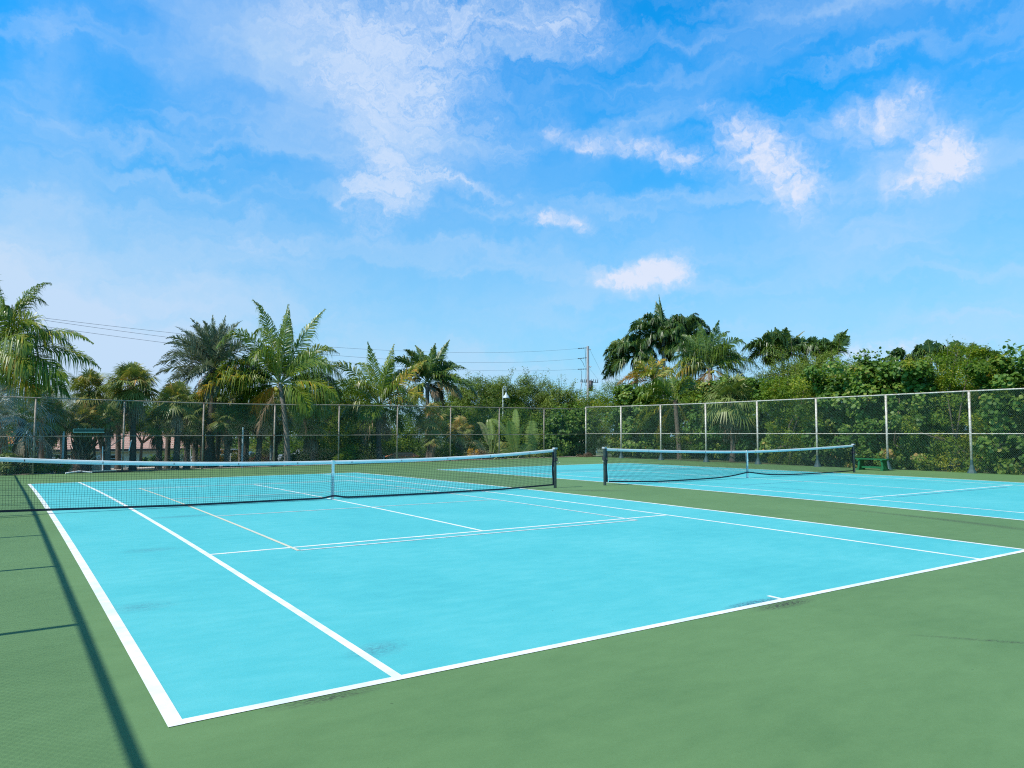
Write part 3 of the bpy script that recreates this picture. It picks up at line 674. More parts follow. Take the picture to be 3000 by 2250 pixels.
pp('low dark coconut palm whose fronds hang behind the right fence', (1978, 1172, 'X', 27.4), 1992, [
    (150, -.1, 130, .6), (165, -.2, 140, .9, dict(tint=.5)), (190, -.2, 145, .9, dict(tint=.6)), (205, -.3, 150, .5, dict(tint=.6)), (120, 0, 90, .7), (95, .1, 70, .4), (60, -.1, 85, .9), (35, 0, 110, 1.0), (10, -.2, 100, 1.3, dict(tint=.6)), (-30, -.2, 120, .8, dict(tint=.6)), (240, -.2, 130, .3, dict(tint=.7)), (-60, -.2, 120, .3, dict(tint=.65)), (135, -.4, 110, .7)],
    mat='coco', extra=6, exl=95, leaf=.62, n=42, seed=21, trunk=(.15, .13), tmat='trunk_d', tint=.38)
sp('bushy fan palm just behind the right fence, below the coconut palm', (2140, 1172, 'X', 27.0), 2145, 88, seed=31, nl=46, skirt=16, hang=.4, tint=.4)
pp('royal palm standing alone above the hedge, one bare stalk slanting up', (2294, 1038, 'X', 37.), 2296, [
    (152, -.1, 135, .95), (140, .2, 105, 1.0), (102, 0, 74, .2), (88, -.2, 72, .3), (52, 0, 88, .08, dict(leaf=.12, tint=.85)), (44, .1, 100, 1.25), (30, -.1, 95, 1.2), (120, -.1, 85, .7), (70, .3, 70, .6), (165, .1, 100, .9)],
    mat='royal', kind='royal_palm', extra=12, exl=80, leaf=.8, n=42, w=.06, hang=.6, seed=22, exel=(0, 70), tint=.42)
pp('small palm top just right of the lone royal palm above the hedge', (2396, 1030, 'X', 38.), 2396, [(150, 0, 55, 1.2), (110, 0, 45, .7), (60, 0, 45, .8), (30, 0, 60, 1.2)], mat='royal', kind='royal_palm', extra=12, exl=42, leaf=.6, n=28, w=.07, hang=.6, seed=23, tint=.3)
pp('narrow palm top with fronds swept up to a point above the hedge', (2436, 1042, 'X', 38.), 2436, [(62, 0, 85, .1, dict(leaf=.45, vee=.7)), (66, .1, 75, .1), (58, -.1, 70, .3), (150, 0, 50, 1.0), (40, 0, 40, .8)], mat='royal', kind='royal_palm', extra=7, exl=40, leaf=.6, n=32, w=.07, hang=.4, seed=24, tint=.38)
for (px, py, lab, frs, r) in (
    (2642, 1062, 'first of the far palm tops over the hedge, low and spreading, left end', [(150, 0, 50, .9), (100, 0, 40, .3), (40, 0, 50, 1.1)], 42),
    (2726, 1045, 'highest of the far palm tops over the right hedge', [(95, 0, 45, .1), (60, 0, 45, .6), (185, 0, 60, .7), (130, 0, 50, .8)], 46),
    (2790, 1042, 'far palm top with one frond curling right over the hedge', [(40, 0, 55, 1.4), (75, 0, 45, .7), (140, 0, 45, .8)], 34),
    (2858, 1058, 'thin far palm top between bushes over the right hedge', [(95, 0, 45, .2), (60, 0, 40, .8)], 34),
    (2893, 1062, 'last far palm top near the right edge over the hedge', [(110, 0, 38, .5), (50, 0, 42, .9)], 34)):
    pp(lab, (px, py, 'X', 41.), px, frs, mat='royal', kind='royal_palm', extra=11, exl=r, leaf=.6, n=26, w=.07, hang=.6, seed=px, tint=.35, group='far palm tops over the right hedge')

# fan palms on the left
for k, (px, py, Y, bx, r, kw, lab) in enumerate((
    (386, 1132, 23.2, 391, 84, dict(nl=54, skirt=18, tint=.5), 'round-headed fan palm against the sky, nearest on the left side'),
    (262, 1150, 25.0, 315, 76, dict(nl=44, skirt=12), 'fan palm half hidden under the long fronds of the left edge palm'),
    (520, 1176, 22.9, 516, 66, dict(nl=44, tint=.6), 'bright green fan palm below the silvery date palm'),
    (548, 1222, 25.2, 548, 60, dict(nl=34, skirt=18), 'fan palm hung with brown leaves left of the bright green one'),
    (580, 1230, 26.0, 575, 58, dict(nl=34, skirt=16), 'dark fan palm below the date palm crown'),
    (668, 1232, 23.8, 665, 56, dict(nl=36, skirt=20, dead_drop=1.8), 'fan palm with a shaggy skirt left of the tallest coconut palm'),
    (716, 1232, 25.0, 714, 54, dict(nl=34, skirt=14, tr=(.21, .19)), 'thick-trunked fan palm left of the tallest coconut palm'),
    (764, 1212, 24.0, 754, 58, dict(nl=40, tint=.62), 'sunlit fan palm just left of the tallest coconut palm trunk'),
    (812, 1232, 26.2, 806, 55, dict(nl=34, skirt=14), 'fan palm behind the tallest coconut palm trunk'),
    (912, 1246, 23.5, 922, 62, dict(nl=40, skirt=22, tint=.55), 'fan palm with straw-coloured hanging leaves right of the tallest coconut palm'),
    (462, 1246, 24.2, 466, 52, dict(nl=30, skirt=10), 'low fan palm in shade under the round-headed one'),
    (640, 1195, 29.0, 633, 60, dict(nl=34, skirt=10), 'fan palm set back behind the shaggy one'),
    (316, 1226, 22.7, 317, 50, dict(nl=26, skirt=8, tr=(.13, .11), tmat='trunk'), 'slender grey-trunked fan palm beside the broom'),
    (244, 1236, 23.4, 246, 60, dict(nl=34, skirt=14, tr=(.36, .30), boots=60, tint=.65), 'stout fan palm with a shaggy booted trunk behind the equipment'),
    (152, 1222, 22.6, 148, 60, dict(nl=30, skirt=14, tr=(.15, .12), tmat='trunk', tint=.65), 'ring-barked fan palm beside the grey pole at the left'),
    (1262, 1232, 22.6, 1252, 56, dict(nl=32, skirt=10, tint=.72), 'small yellow-green fan palm right of the tiled pillar'),
    (1345, 1262, 23.0, 1335, 48, dict(nl=26, skirt=8, tint=.78), 'small golden fan palm left of the lamp post'),
    (1268, 1290, 22.2, 1262, 36, dict(nl=18, skirt=8, tint=.6), 'lowest drooping fan palm right of the tiled pillar'))):
    sp(lab, (px, py, 'Y', Y), bx, r, seed=40+k, **kw)
for k, (px, py, Y, bx, r, lab) in enumerate(((66, 1228, 21.7, 40, 112, 'silver-blue fan palm filling the far left behind the fence'), (-10, 1205, 24.0, -20, 90, 'silver-blue fan palm cut by the left edge'), (178, 1200, 23.6, 190, 70, 'silver-blue fan palm behind the ring-barked one'))):
    sp(lab, (px, py, 'Y', Y), bx, r, seed=70+k, mat='silver', nl=20, skirt=6, nseg=24, tint=.5, hang=.3, wide=.5, group='silver fan palms')

rowlab = ['left edge', 'orange roof', 'first far fence post', 'grey pole', 'booted palm', 'hanging green bar', 'squeegee handle', 'broom', 'round-headed fan palm', 'second far fence post', 'house corner', 'bright green fan palm', 'date palm trunk', 'third far fence post', 'shaggy fan palm', 'thick-trunked fan palm', 'white mailbox', 'pale yellow-green shrub', 'tallest coconut trunk', 'straw-coloured fan palm', 'fifth far fence post']
for k, px in enumerate([10, 74, 124, 190, 232, 262, 300, 352, 418, 455, 500, 540, 590, 622, 668, 712, 742, 786, 842, 890, 965]):
    if k in (1, 3, 4, 6, 8, 9, 11, 14, 16, 17, 19): continue
    rk = np.random.default_rng(900+k)
    y0 = 1180+rk.uniform(-12, 16)
    sp('fan palm of the back row, behind the '+rowlab[k], (px+rk.uniform(-8, 8), y0, 'Y', 27.5+rk.uniform(0, 4)), px+rk.uniform(-12, 12), 60, seed=900+k, nl=40, skirt=7, dead_drop=.8, tint=.35+.25*rk.random(), nseg=18, group='back row of fan palms', tr=(.14, .12))
# ------------------------------------------------------------------ giant banana-like leaves
def giant_plant(label, base, leaves, seed):
    global rng
    rng = np.random.default_rng(seed)
    base = np.asarray(base, float)
    t = thing('banana_plant', label, 'plant', tuple(base), group='giant-leaved plants behind the far fence')
    for (dx, zb, L_, th, dep, W, face, droop, tint) in leaves:
        lf = MB(); st = MB(); p0 = base+HR*dx; d = img_dir(th, dep); hub = base+HR*dx*1.0+np.array([0, 0, zb])
        n = 34; t_ = np.linspace(0, 1, n); Dv = d[None]+np.array([0, 0, -1.])*(droop*t_**2)[:, None]; Dv /= np.linalg.norm(Dv, axis=1)[:, None]
        P = hub+np.concatenate([[np.zeros(3)], np.cumsum(Dv[1:], 0)])*L_/(n-1)
        st.tube(np.concatenate([[base+HR*dx*.3+[0, 0, -.05]], [(base+HR*dx*.3+hub)/2+HR*.03], P]), np.concatenate([[.06, .05], .030*(1-.8*t_)]), 6, tint=.5)
        S = HR*math.cos(face)+HF*math.sin(face); S = S-d*np.dot(S, d); S /= np.linalg.norm(S)
        for sg in (-1, 1):
            sub = 46; tt = np.linspace(.02, .985, sub+1)
            shift = 0
            for a, c in zip(tt[:-1], tt[1:]):
                wmid = W*max(np.sin(np.pi*min(max((a+c)/2, 0), 1)**.85*.96+.10), .02)**.38
                gap = (c-a)*(.10 if rng.random() < .7 else .32)
                if rng.random() < .5: shift = rng.normal(0, .03)
                pa = np.array([np.interp(a, t_, P[:, k]) for k in range(3)]); pc = np.array([np.interp(c-gap, t_, P[:, k]) for k in range(3)])
                T = (pc-pa); T /= np.linalg.norm(T)+1e-9
                up = .16+rng.normal(0, .04)+shift
                o = S*sg+T*up; o /= np.linalg.norm(o); N_ = np.cross(o, T)
                q1 = o*wmid*.5+N_*.03*sg; q2 = o*wmid*(1+rng.normal(0, .05))-Z3*wmid*(.03+.14*rng.random())
                tn = np.clip(tint+rng.normal(0, .06)+shift, 0, 1)
                lf.add([pa, pc, pc+q1, pa+q1, pc+q2-T*.01, pa+q2], [[0, 1, 2, 3], [3, 2, 4, 5]], [tn, tn, tn, tn, tn+.12, tn+.12])
        put(lf, 'leaf_blade', M['banana'], t); put(st, 'leaf_stalk', M['rachis'], t, True)
    return t
b1 = atY(1508, 1345, 21.4); b2 = atY(1556, 1345, 21.6)
giant_plant('giant torn leaves of the plant beside the lamp post', ground_at(b1[0], b1[1]), [
    (.05, .35, 2.15, 100, -.25, .42, .1, .15, .35), (-.25, 1.1, 2.0, 118, .1, .36, .9, .9, .3), (.1, 1.55, 1.55, 92, .1, .26, -.5, .3, .45), (.28, .2, 1.2, 60, .2, .28, .3, 1.0, .3), (-.45, .1, 1.6, 112, .2, .28, .4, 1.2, .7), (-.2, .2, .9, 140, -.2, .28, .2, 1.3, .35), (.15, 1.0, 1.3, 75, .2, .3, 1.2, .6, .3)], 5)
giant_plant('single giant upright leaf standing second from the corner, pale midrib', ground_at(b2[0], b2[1]), [
    (.02, .45, 1.95, 88, 0, .44, 0, .12, .42), (-.2, .1, .8, 125, -.1, .25, .2, 1.4, .3), (.1, .1, .6, 60, .1, .2, .2, 1.3, .5)], 6)
b3 = atY(1435, 1345, 22.4)
giant_plant('ragged half-dead giant leaves left of the lamp post', ground_at(b3[0], b3[1]), [
    (.0, .9, 1.7, 105, 0, .26, .6, 1.0, .8), (.3, .8, 1.6, 80, .1, .24, .9, 1.2, .75), (-.3, .5, 1.4, 125, .1, .26, .4, 1.5, .9), (.5, .2, 1.5, 70, -.1, .2, .5, 1.6, .85), (.1, 1.2, 1.4, 95, .2, .3, .2, .8, .5)], 7)

# ------------------------------------------------------------------ broadleaf trees: right hedge
def bt(label, px, ytop, axis, plane, rad, mat, zbase=None, **kw):
    P = atY(px, ytop, plane) if axis == 'Y' else atX(px, ytop, plane)
    g0 = ground_at(P[0], P[1]); top = P[2]
    rz = rad[2] if rad[2] else (top-g0[2])*.52
    c = np.array([P[0], P[1], top-rz])
    return clumps_tree(label, c, (rad[0], rad[1], rz), g0, mat, **kw)
GR = 'trees and bushes behind the right fence'
ys_h = [-6.6, -3.9, -1.3, 1.3, 3.9, 6.6, 9.4, 12.2, 15.2, 18.4]
where = ['at the right edge of the photo', 'right of the first fence post', 'behind the first fence panel, right of the bench', 'directly behind the green bench', 'behind the right end of the far net', 'behind the third fence panel',
         'beside the bushy fan palm', 'between the bushy fan palm and the hanging coconut fronds', 'left of the hanging coconut fronds', 'at the fence corner']
hts = [4.9, 4.7, 4.85, 4.5, 4.4, 4.3, 4.3, 4.4, 4.5, 4.5]
for k, (y, w_, h_) in enumerate(zip(ys_h, where, hts)):
    x = 26.35 if k < 6 else (28.2 if k < 9 else 27.0)
    g0 = ground_at(x, y); rz = (h_-g0[2])*.5
    clumps_tree('round-leaved sea grape bush '+w_, (x, y, g0[2]+rz+.05), (1.25, 1.75, rz), g0, 'grape' if k % 3 != 2 else 'ficus', n_cl=120, per=125 if k % 3 != 2 else 190, leaf=.17 if k % 3 != 2 else .11, cr=.42, shape='disc' if k % 3 != 2 else 'diamond',
                kind='sea_grape_bush', cat='bush', group=GR, seed=100+k, box=True, inner=.45, sprigs=5, front=(1, 0), trunk_r=.07, ctv=.17, tv=.16)
for k, (px, yt, X_, rad, mat, kw, lab) in enumerate((
    (2300, 1040, 33, (2.6, 3.0, 2.9), 'fine', dict(leaf=.12, n_cl=170, per=230, cr=.6), 'fine-leaved olive green tree below the lone royal palm'),
    (2450, 1026, 33, (2.4, 2.8, 2.9), 'fine', dict(leaf=.12, n_cl=170, per=230, cr=.6, tint=.55), 'yellow-green domed tree right of the lone royal palm'),
    (2375, 1048, 34, (2.2, 2.4, 2.8), 'fine', dict(leaf=.12, n_cl=130, per=230, cr=.6, tint=.5), 'olive tree between the lone royal palm and the small palm top'),
    (1960, 1085, 42, (2.6, 3.0, 2.6), 'ficus', dict(leaf=.15, n_cl=120, per=130, cr=.6, tint=.3), 'dark tree filling the right palm group from behind'),
    (2215, 1100, 32, (2.0, 2.2, 2.2), 'fine', dict(leaf=.10, n_cl=70, per=200, cr=.55, tint=.45), 'darker fine-leaved tree touching the bushy fan palm'),
    (2562, 1058, 31, (1.6, 1.5, 2.2), 'grape', dict(leaf=.16, n_cl=80, per=70, cr=.45, shape='disc', sprigs=14, tint=.3), 'open dark tree with bare grey limbs over the hedge'),
    (2680, 1075, 32, (2.2, 2.0, 2.2), 'ficus', dict(leaf=.11, n_cl=120, per=170, cr=.5), 'glossy green tree under the first far palm tops'),
    (2800, 1062, 33, (2.4, 2.0, 2.3), 'ficus', dict(leaf=.11, n_cl=120, per=170, cr=.5, tint=.55), 'glossy tree below the curling far palm top'),
    (2910, 1068, 32, (2.0, 2.0, 2.3), 'ficus', dict(leaf=.11, n_cl=110, per=170, cr=.5, tint=.5), 'yellowish tree near the right edge'),
    (2990, 1042, 33, (1.8, 2.0, 2.6), 'ficus', dict(leaf=.11, n_cl=110, per=140, cr=.45, sprigs=12, tint=.4), 'tallest bush at the right edge with loose top sprigs'),
    (3120, 1040, 31, (2.2, 2.4, 2.6), 'ficus', dict(leaf=.13, n_cl=70, per=110, cr=.5), 'bush just beyond the right edge'),
    (2480, 1088, 29.5, (1.6, 2.2, 1.9), 'grape', dict(leaf=.15, n_cl=110, per=120, cr=.45, shape='disc', tint=.5), 'sea grape tree in front of the domed tree'),
    (2620, 1095, 29, (1.5, 2.0, 1.9), 'grape', dict(leaf=.15, n_cl=110, per=120, cr=.45, shape='disc', tint=.5), 'sea grape tree rising above the bench'),
    (2760, 1085, 28.6, (1.5, 1.9, 1.9), 'ficus', dict(leaf=.11, n_cl=110, per=170, cr=.45, tint=.65), 'bright yellow-green bush top above the fence rail'),
    (2890, 1088, 28.4, (1.5, 1.9, 1.9), 'ficus', dict(leaf=.11, n_cl=110, per=170, cr=.45, tint=.7), 'sunlit yellow-green bush top nearest the right edge'),
    (1795, 1122, 31, (1.9, 2.2, 2.4), 'ficus', dict(leaf=.11, n_cl=120, per=170, cr=.5, tint=.4), 'dark round bush right of the utility pole'),
    (1740, 1136, 28, (1.5, 1.9, 2.2), 'ficus', dict(leaf=.13, n_cl=80, per=120, cr=.45, tint=.55), 'light green bush top over the fence corner'),
    (1900, 1155, 30, (1.9, 2.2, 2.2), 'grape', dict(leaf=.17, n_cl=80, per=90, cr=.5, shape='disc', tint=.4), 'sea grape tree below the golden palm'),
    (2050, 1160, 30.5, (1.8, 2.2, 2.2), 'grape', dict(leaf=.17, n_cl=80, per=90, cr=.5, shape='disc', tint=.3), 'sea grape tree in shade between the coconut palms'))):
    kw = dict(kw); kw.setdefault('tint', .45)
    bt(lab, px, yt, 'X', X_, rad, mat, kind='broadleaf_tree', group=GR, seed=150+k, front=(1, 0), **kw)
GF = 'trees and bushes beyond the far fence'
for k, (px, yt, Y_, rad, mat, kw, lab) in enumerate((
    (1395, 1108, 40, (2.7, 2.4, 2.8), 'fine', dict(leaf=.17, n_cl=150, per=170, cr=.62, inner=.3, sprigs=16), 'olive tree left of the lamp head'),
    (1475, 1102, 41, (2.4, 2.2, 2.8), 'fine', dict(leaf=.17, n_cl=150, per=170, cr=.62, inner=.3, sprigs=10, tint=.5), 'olive tree right behind the lamp head'),
    (1560, 1100, 42, (2.6, 2.2, 3.0), 'fine', dict(leaf=.17, n_cl=150, per=170, cr=.62, inner=.3, sprigs=14, tint=.38), 'dark-topped tree midway between lamp and utility pole'),
    (1640, 1122, 40, (2.6, 2.2, 2.8), 'fine', dict(leaf=.17, n_cl=150, per=170, cr=.62, inner=.3, sprigs=12, tint=.6), 'yellowish tree just left of the utility pole'),
    (1720, 1160, 38, (2.6, 2.2, 2.6), 'ficus', dict(leaf=.14, n_cl=100, inner=.3, per=130, cr=.55, tint=.5), 'bush at the foot of the utility pole'),
    (1330, 1122, 42, (2.4, 2.2, 2.8), 'fine', dict(leaf=.17, n_cl=140, per=170, cr=.62, inner=.3, sprigs=8, tint=.45), 'olive tree behind the feathery palm'),
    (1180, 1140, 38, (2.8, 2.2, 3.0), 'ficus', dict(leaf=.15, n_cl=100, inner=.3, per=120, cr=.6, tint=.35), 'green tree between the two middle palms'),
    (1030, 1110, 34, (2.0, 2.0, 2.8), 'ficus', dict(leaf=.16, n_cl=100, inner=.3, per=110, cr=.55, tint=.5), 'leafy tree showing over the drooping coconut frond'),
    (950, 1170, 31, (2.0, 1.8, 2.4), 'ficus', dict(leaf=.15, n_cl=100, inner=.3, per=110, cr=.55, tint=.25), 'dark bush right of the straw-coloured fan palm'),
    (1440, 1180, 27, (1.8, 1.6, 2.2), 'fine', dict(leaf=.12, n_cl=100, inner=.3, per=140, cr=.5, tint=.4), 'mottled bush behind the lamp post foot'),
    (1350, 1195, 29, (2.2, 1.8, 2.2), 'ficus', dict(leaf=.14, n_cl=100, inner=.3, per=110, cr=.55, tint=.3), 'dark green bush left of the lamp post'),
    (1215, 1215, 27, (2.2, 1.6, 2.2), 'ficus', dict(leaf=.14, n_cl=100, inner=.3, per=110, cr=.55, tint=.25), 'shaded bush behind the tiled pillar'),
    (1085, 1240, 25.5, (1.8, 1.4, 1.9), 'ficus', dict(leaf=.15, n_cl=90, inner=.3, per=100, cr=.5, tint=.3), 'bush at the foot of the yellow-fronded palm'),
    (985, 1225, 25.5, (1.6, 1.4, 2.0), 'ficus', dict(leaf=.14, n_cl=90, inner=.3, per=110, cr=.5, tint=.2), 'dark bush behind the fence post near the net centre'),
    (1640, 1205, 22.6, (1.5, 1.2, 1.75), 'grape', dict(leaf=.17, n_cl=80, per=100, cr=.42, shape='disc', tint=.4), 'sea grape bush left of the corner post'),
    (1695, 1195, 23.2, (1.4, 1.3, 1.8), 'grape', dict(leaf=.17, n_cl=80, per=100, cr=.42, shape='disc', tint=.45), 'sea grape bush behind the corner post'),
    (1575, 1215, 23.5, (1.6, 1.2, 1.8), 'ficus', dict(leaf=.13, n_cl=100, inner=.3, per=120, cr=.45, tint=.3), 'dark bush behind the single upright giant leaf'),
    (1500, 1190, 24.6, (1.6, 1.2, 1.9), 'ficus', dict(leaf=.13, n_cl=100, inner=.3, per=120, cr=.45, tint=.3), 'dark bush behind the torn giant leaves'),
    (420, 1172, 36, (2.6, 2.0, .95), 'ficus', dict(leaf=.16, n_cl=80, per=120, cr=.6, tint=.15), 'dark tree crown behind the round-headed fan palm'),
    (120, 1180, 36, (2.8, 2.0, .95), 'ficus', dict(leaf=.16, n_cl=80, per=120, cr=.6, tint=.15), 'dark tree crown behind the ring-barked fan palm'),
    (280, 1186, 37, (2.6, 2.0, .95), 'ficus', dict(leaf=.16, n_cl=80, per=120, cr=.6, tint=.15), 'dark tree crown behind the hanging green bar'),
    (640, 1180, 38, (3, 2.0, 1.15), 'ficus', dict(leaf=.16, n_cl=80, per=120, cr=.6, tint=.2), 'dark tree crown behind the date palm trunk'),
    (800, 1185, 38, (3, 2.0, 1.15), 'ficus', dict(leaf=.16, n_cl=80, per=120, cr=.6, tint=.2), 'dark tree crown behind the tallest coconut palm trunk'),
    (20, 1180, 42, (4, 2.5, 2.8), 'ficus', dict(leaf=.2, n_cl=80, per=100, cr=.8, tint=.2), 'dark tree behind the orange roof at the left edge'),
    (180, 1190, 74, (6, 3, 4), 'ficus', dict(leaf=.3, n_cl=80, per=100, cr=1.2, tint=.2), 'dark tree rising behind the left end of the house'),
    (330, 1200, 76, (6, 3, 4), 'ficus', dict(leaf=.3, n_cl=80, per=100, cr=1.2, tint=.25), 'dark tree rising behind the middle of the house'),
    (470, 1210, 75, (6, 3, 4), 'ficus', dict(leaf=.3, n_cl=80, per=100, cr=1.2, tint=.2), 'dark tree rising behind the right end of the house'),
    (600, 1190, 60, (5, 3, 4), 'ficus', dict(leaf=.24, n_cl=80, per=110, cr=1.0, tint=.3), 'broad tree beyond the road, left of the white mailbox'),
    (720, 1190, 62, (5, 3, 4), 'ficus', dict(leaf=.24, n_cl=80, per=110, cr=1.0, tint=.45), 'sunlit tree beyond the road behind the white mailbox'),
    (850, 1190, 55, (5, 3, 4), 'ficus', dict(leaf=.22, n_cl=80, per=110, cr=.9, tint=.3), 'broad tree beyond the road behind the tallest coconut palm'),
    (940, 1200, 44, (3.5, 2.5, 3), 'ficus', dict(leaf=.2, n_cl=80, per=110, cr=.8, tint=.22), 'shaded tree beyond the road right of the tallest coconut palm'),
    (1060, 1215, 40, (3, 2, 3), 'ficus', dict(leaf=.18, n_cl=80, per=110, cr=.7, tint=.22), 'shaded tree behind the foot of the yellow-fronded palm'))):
    kw = dict(kw); kw.setdefault('tint', .45)
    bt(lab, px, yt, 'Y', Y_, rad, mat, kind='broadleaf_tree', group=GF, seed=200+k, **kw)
# low shrubs
GS = 'low shrubs beyond the far fence'
for k, (px, py, Y_, r_, h_, mat, kw, lab) in enumerate((
    (20, 1372, 21.0, .75, .8, 'sabal', dict(shape='long', leaf=.35), 'spiky dark shrub at the left edge foot of the fence'),
    (92, 1375, 21.3, .5, .6, 'sabal', dict(shape='long', leaf=.3, tint=.3), 'small spiky shrub left of the first far post'),
    (172, 1372, 21.5, .42, .55, 'ylw', dict(leaf=.12, tint=.6), 'yellow-green shrub beside the ring-barked palm foot'),
    (120, 1377, 21.1, .38, .45, 'ylw', dict(leaf=.11, tint=.2), 'low green shrub left of the ring-barked palm foot'),
    (618, 1325, 36.5, .85, 1.1, 'croton', dict(leaf=.14, tint=.3), 'orange croton shrub by the road'),
    (684, 1330, 37.5, .7, .7, 'croton', dict(leaf=.14, tint=.6), 'yellow croton shrub by the road'),
    (1087, 1335, 22.5, .32, .38, 'croton', dict(leaf=.14, tint=.25), 'orange croton below the yellow-fronded palm'),
    (775, 1352, 30.0, .75, .6, 'ti', dict(leaf=.16, tint=.4, shape='long'), 'dark red shrub bed left of the tallest coconut palm'),
    (770, 1312, 31.0, .65, 1.3, 'ylw', dict(leaf=.16, tint=.4), 'pale yellow-green shrub above the dark red bed'),
    (1030, 1330, 22.0, .6, .9, 'ficus', dict(leaf=.15, tint=.5), 'large-leaved green shrub left of the orange croton'),
    (1005, 1350, 21.3, .5, .6, 'ficus', dict(leaf=.12, tint=.6), 'low light green shrub near the net centre'),
    (1385, 1335, 21.6, .55, .7, 'croton', dict(leaf=.15, tint=.45, shape='long'), 'golden croton below the small golden fan palm'),
    (1410, 1345, 21.2, .7, .5, 'dead', dict(leaf=.2, tint=.3, shape='long'), 'dry brown clump below the golden croton'),
    (1575, 1345, 21.0, .5, .35, 'ylw', dict(leaf=.2, tint=.3, shape='long'), 'low strappy green plant by the single giant leaf'),
    (1620, 1340, 21.1, .6, .5, 'ficus', dict(leaf=.13, tint=.35), 'low green plants left of the corner post'),
    (470, 1335, 44, 1.6, 1.1, 'ficus', dict(leaf=.18, tint=.35), 'green hedge clump right of the house wall'),
    (560, 1335, 43, 1.9, 1.6, 'ficus', dict(leaf=.18, tint=.25), 'rounded green shrub right of the house'),
    (900, 1340, 26, 1.0, .9, 'ficus', dict(leaf=.14, tint=.2), 'dark shrub right of the tallest coconut palm foot'),
    (960, 1345, 23.5, .8, .8, 'ficus', dict(leaf=.14, tint=.3), 'dark shrub left of the fence post near the net centre'),
    (1170, 1330, 26.5, 1.2, 1.2, 'ficus', dict(leaf=.15, tint=.2), 'dark shrub behind the tiled pillar'),
    (1310, 1340, 23.0, .9, .9, 'ficus', dict(leaf=.14, tint=.2), 'dark shrub left of the dry brown clump'),
    (1470, 1345, 23.0, .8, .9, 'ficus', dict(leaf=.14, tint=.25), 'dark shrub behind the lamp post foot'),
    (700, 1350, 40, 2.2, .8, 'ficus', dict(leaf=.18, tint=.75), 'bright lawn shrub under the white mailbox'))):
    P = atY(px, py, Y_); g0 = ground_at(P[0], P[1]); kw = dict(kw); kw.setdefault('tint', .45)
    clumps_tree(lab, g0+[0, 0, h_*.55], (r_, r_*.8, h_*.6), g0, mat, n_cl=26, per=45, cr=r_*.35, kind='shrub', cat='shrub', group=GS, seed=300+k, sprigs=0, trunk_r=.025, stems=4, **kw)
P = atY(520, 1360, 38); g0 = ground_at(P[0], P[1])
for k, px in enumerate((455, 540, 625, 710, 795)):
    P = atY(px, 1360, 37.2); g0 = ground_at(P[0], P[1])
    clumps_tree(['clipped low hedge piece left of the road, nearest the house', 'clipped low hedge piece along the road below the house corner', 'clipped low hedge piece along the road under the orange croton', 'clipped low hedge piece along the road under the yellow croton', 'clipped low hedge piece along the road by the dark red bed'][k],
                g0+[0, 0, .3], (1.0, .4, .38), g0, 'ficus', n_cl=40, per=60, leaf=.1, cr=.25, kind='hedge', cat='hedge', group='clipped hedge along the road', seed=350+k, sprigs=0, box=True, trunk_r=.02, stems=3, tint=.15)

# ------------------------------------------------------------------ road, paths and lawn strips
def flat(name, x0, x1, y0, y1, mat, dz):
    b = MB(); grid_sheet(b, x0, x1, y0, y1, dz, hf=terr, step=.8); return struct(b.build(name, M[mat], smooth=True))
flat('path', -16, 12, 27.6, 35.0, 'concrete', .02)
flat('road', -40, 60, 44, 49.5, 'road', .03)
b = MB(); grid_sheet(b, -16, 26, 20.34, 20.62, .05, hf=lambda x, y: gz(x, 20.3)-.03, step=1); struct(b.build('kerb', M['concrete']))

# ------------------------------------------------------------------ houses
def window(parent, c, w, h, rows, yoff=-.03, frame='white'):
    b = MB(); x, y, z = c
    for s in (-1, 1): b.box((x+s*(w/2+.03), y-.02, z), (.035, .04, h/2+.06))
    for s in (-1, 1): b.box((x, y-.021, z+s*(h/2+.03)), (w/2, .04, .035))
    for k in range(1, rows): b.box((x, y-.015, z-h/2+h*k/rows), (w/2, .025, .02))
    f = b.build('window', M[frame], parent)
    b = MB(); b.box((x, y-.004, z), (w/2, .012, h/2)); b.build('pane', M['glass'], f)
e0 = atY(50, 1316, 56); e1 = atY(594, 1316, 56); ze = (e0[2]+e1[2])/2
r0 = atY(142, 1284, 59.5); r1 = atY(500, 1276, 59.5); zr = ze+1.35
hx0, hx1 = e0[0], e1[0]
t = thing('house', 'long low beige house with a pink tiled hip roof beyond the road', 'house', ((hx0+hx1)/2, 59.5, ze-2.6))
L0 = np.array(t.location)
b = MB(); b.box((0, 0, 1.3), ((hx1-hx0)/2-.6, 2.9, 1.3)); b.build('wall', M['stucco'], t)
b = MB(); hw = (hx1-hx0)/2; rx0, rx1 = r0[0]-L0[0], r1[0]-L0[0]
b.add([[-hw, -3.5, 2.6], [hw, -3.5, 2.6], [hw, 3.5, 2.6], [-hw, 3.5, 2.6], [rx0, 0, 2.6+1.35], [rx1, 0, 2.6+1.35]], [[0, 1, 5, 4]]); b.F.append(np.array([[1, 2, 5]])); b.F.append(np.array([[2, 3, 4, 5]])); b.F.append(np.array([[3, 0, 4]])); b.F.append(np.array([[0, 3, 2, 1]]))
rf = b.build('roof', M['tile_pink'], t)
b = MB(); b.tube([[-hw, -3.5, 2.62], [rx0, 0, 3.99], [rx1, 0, 3.99], [hw, -3.5, 2.62]], .09, 6); b.build('ridge_tiles', M['tile_pink'], rf)
b = MB(); b.box((0, -3.53, 2.52), (hw+.03, .03, .09)); b.build('fascia', M['fascia'], t)
b = MB(); b.box((0, -3.2, 2.40), (hw-.3, .26, .03)); b.build('soffit', M['white'], t)
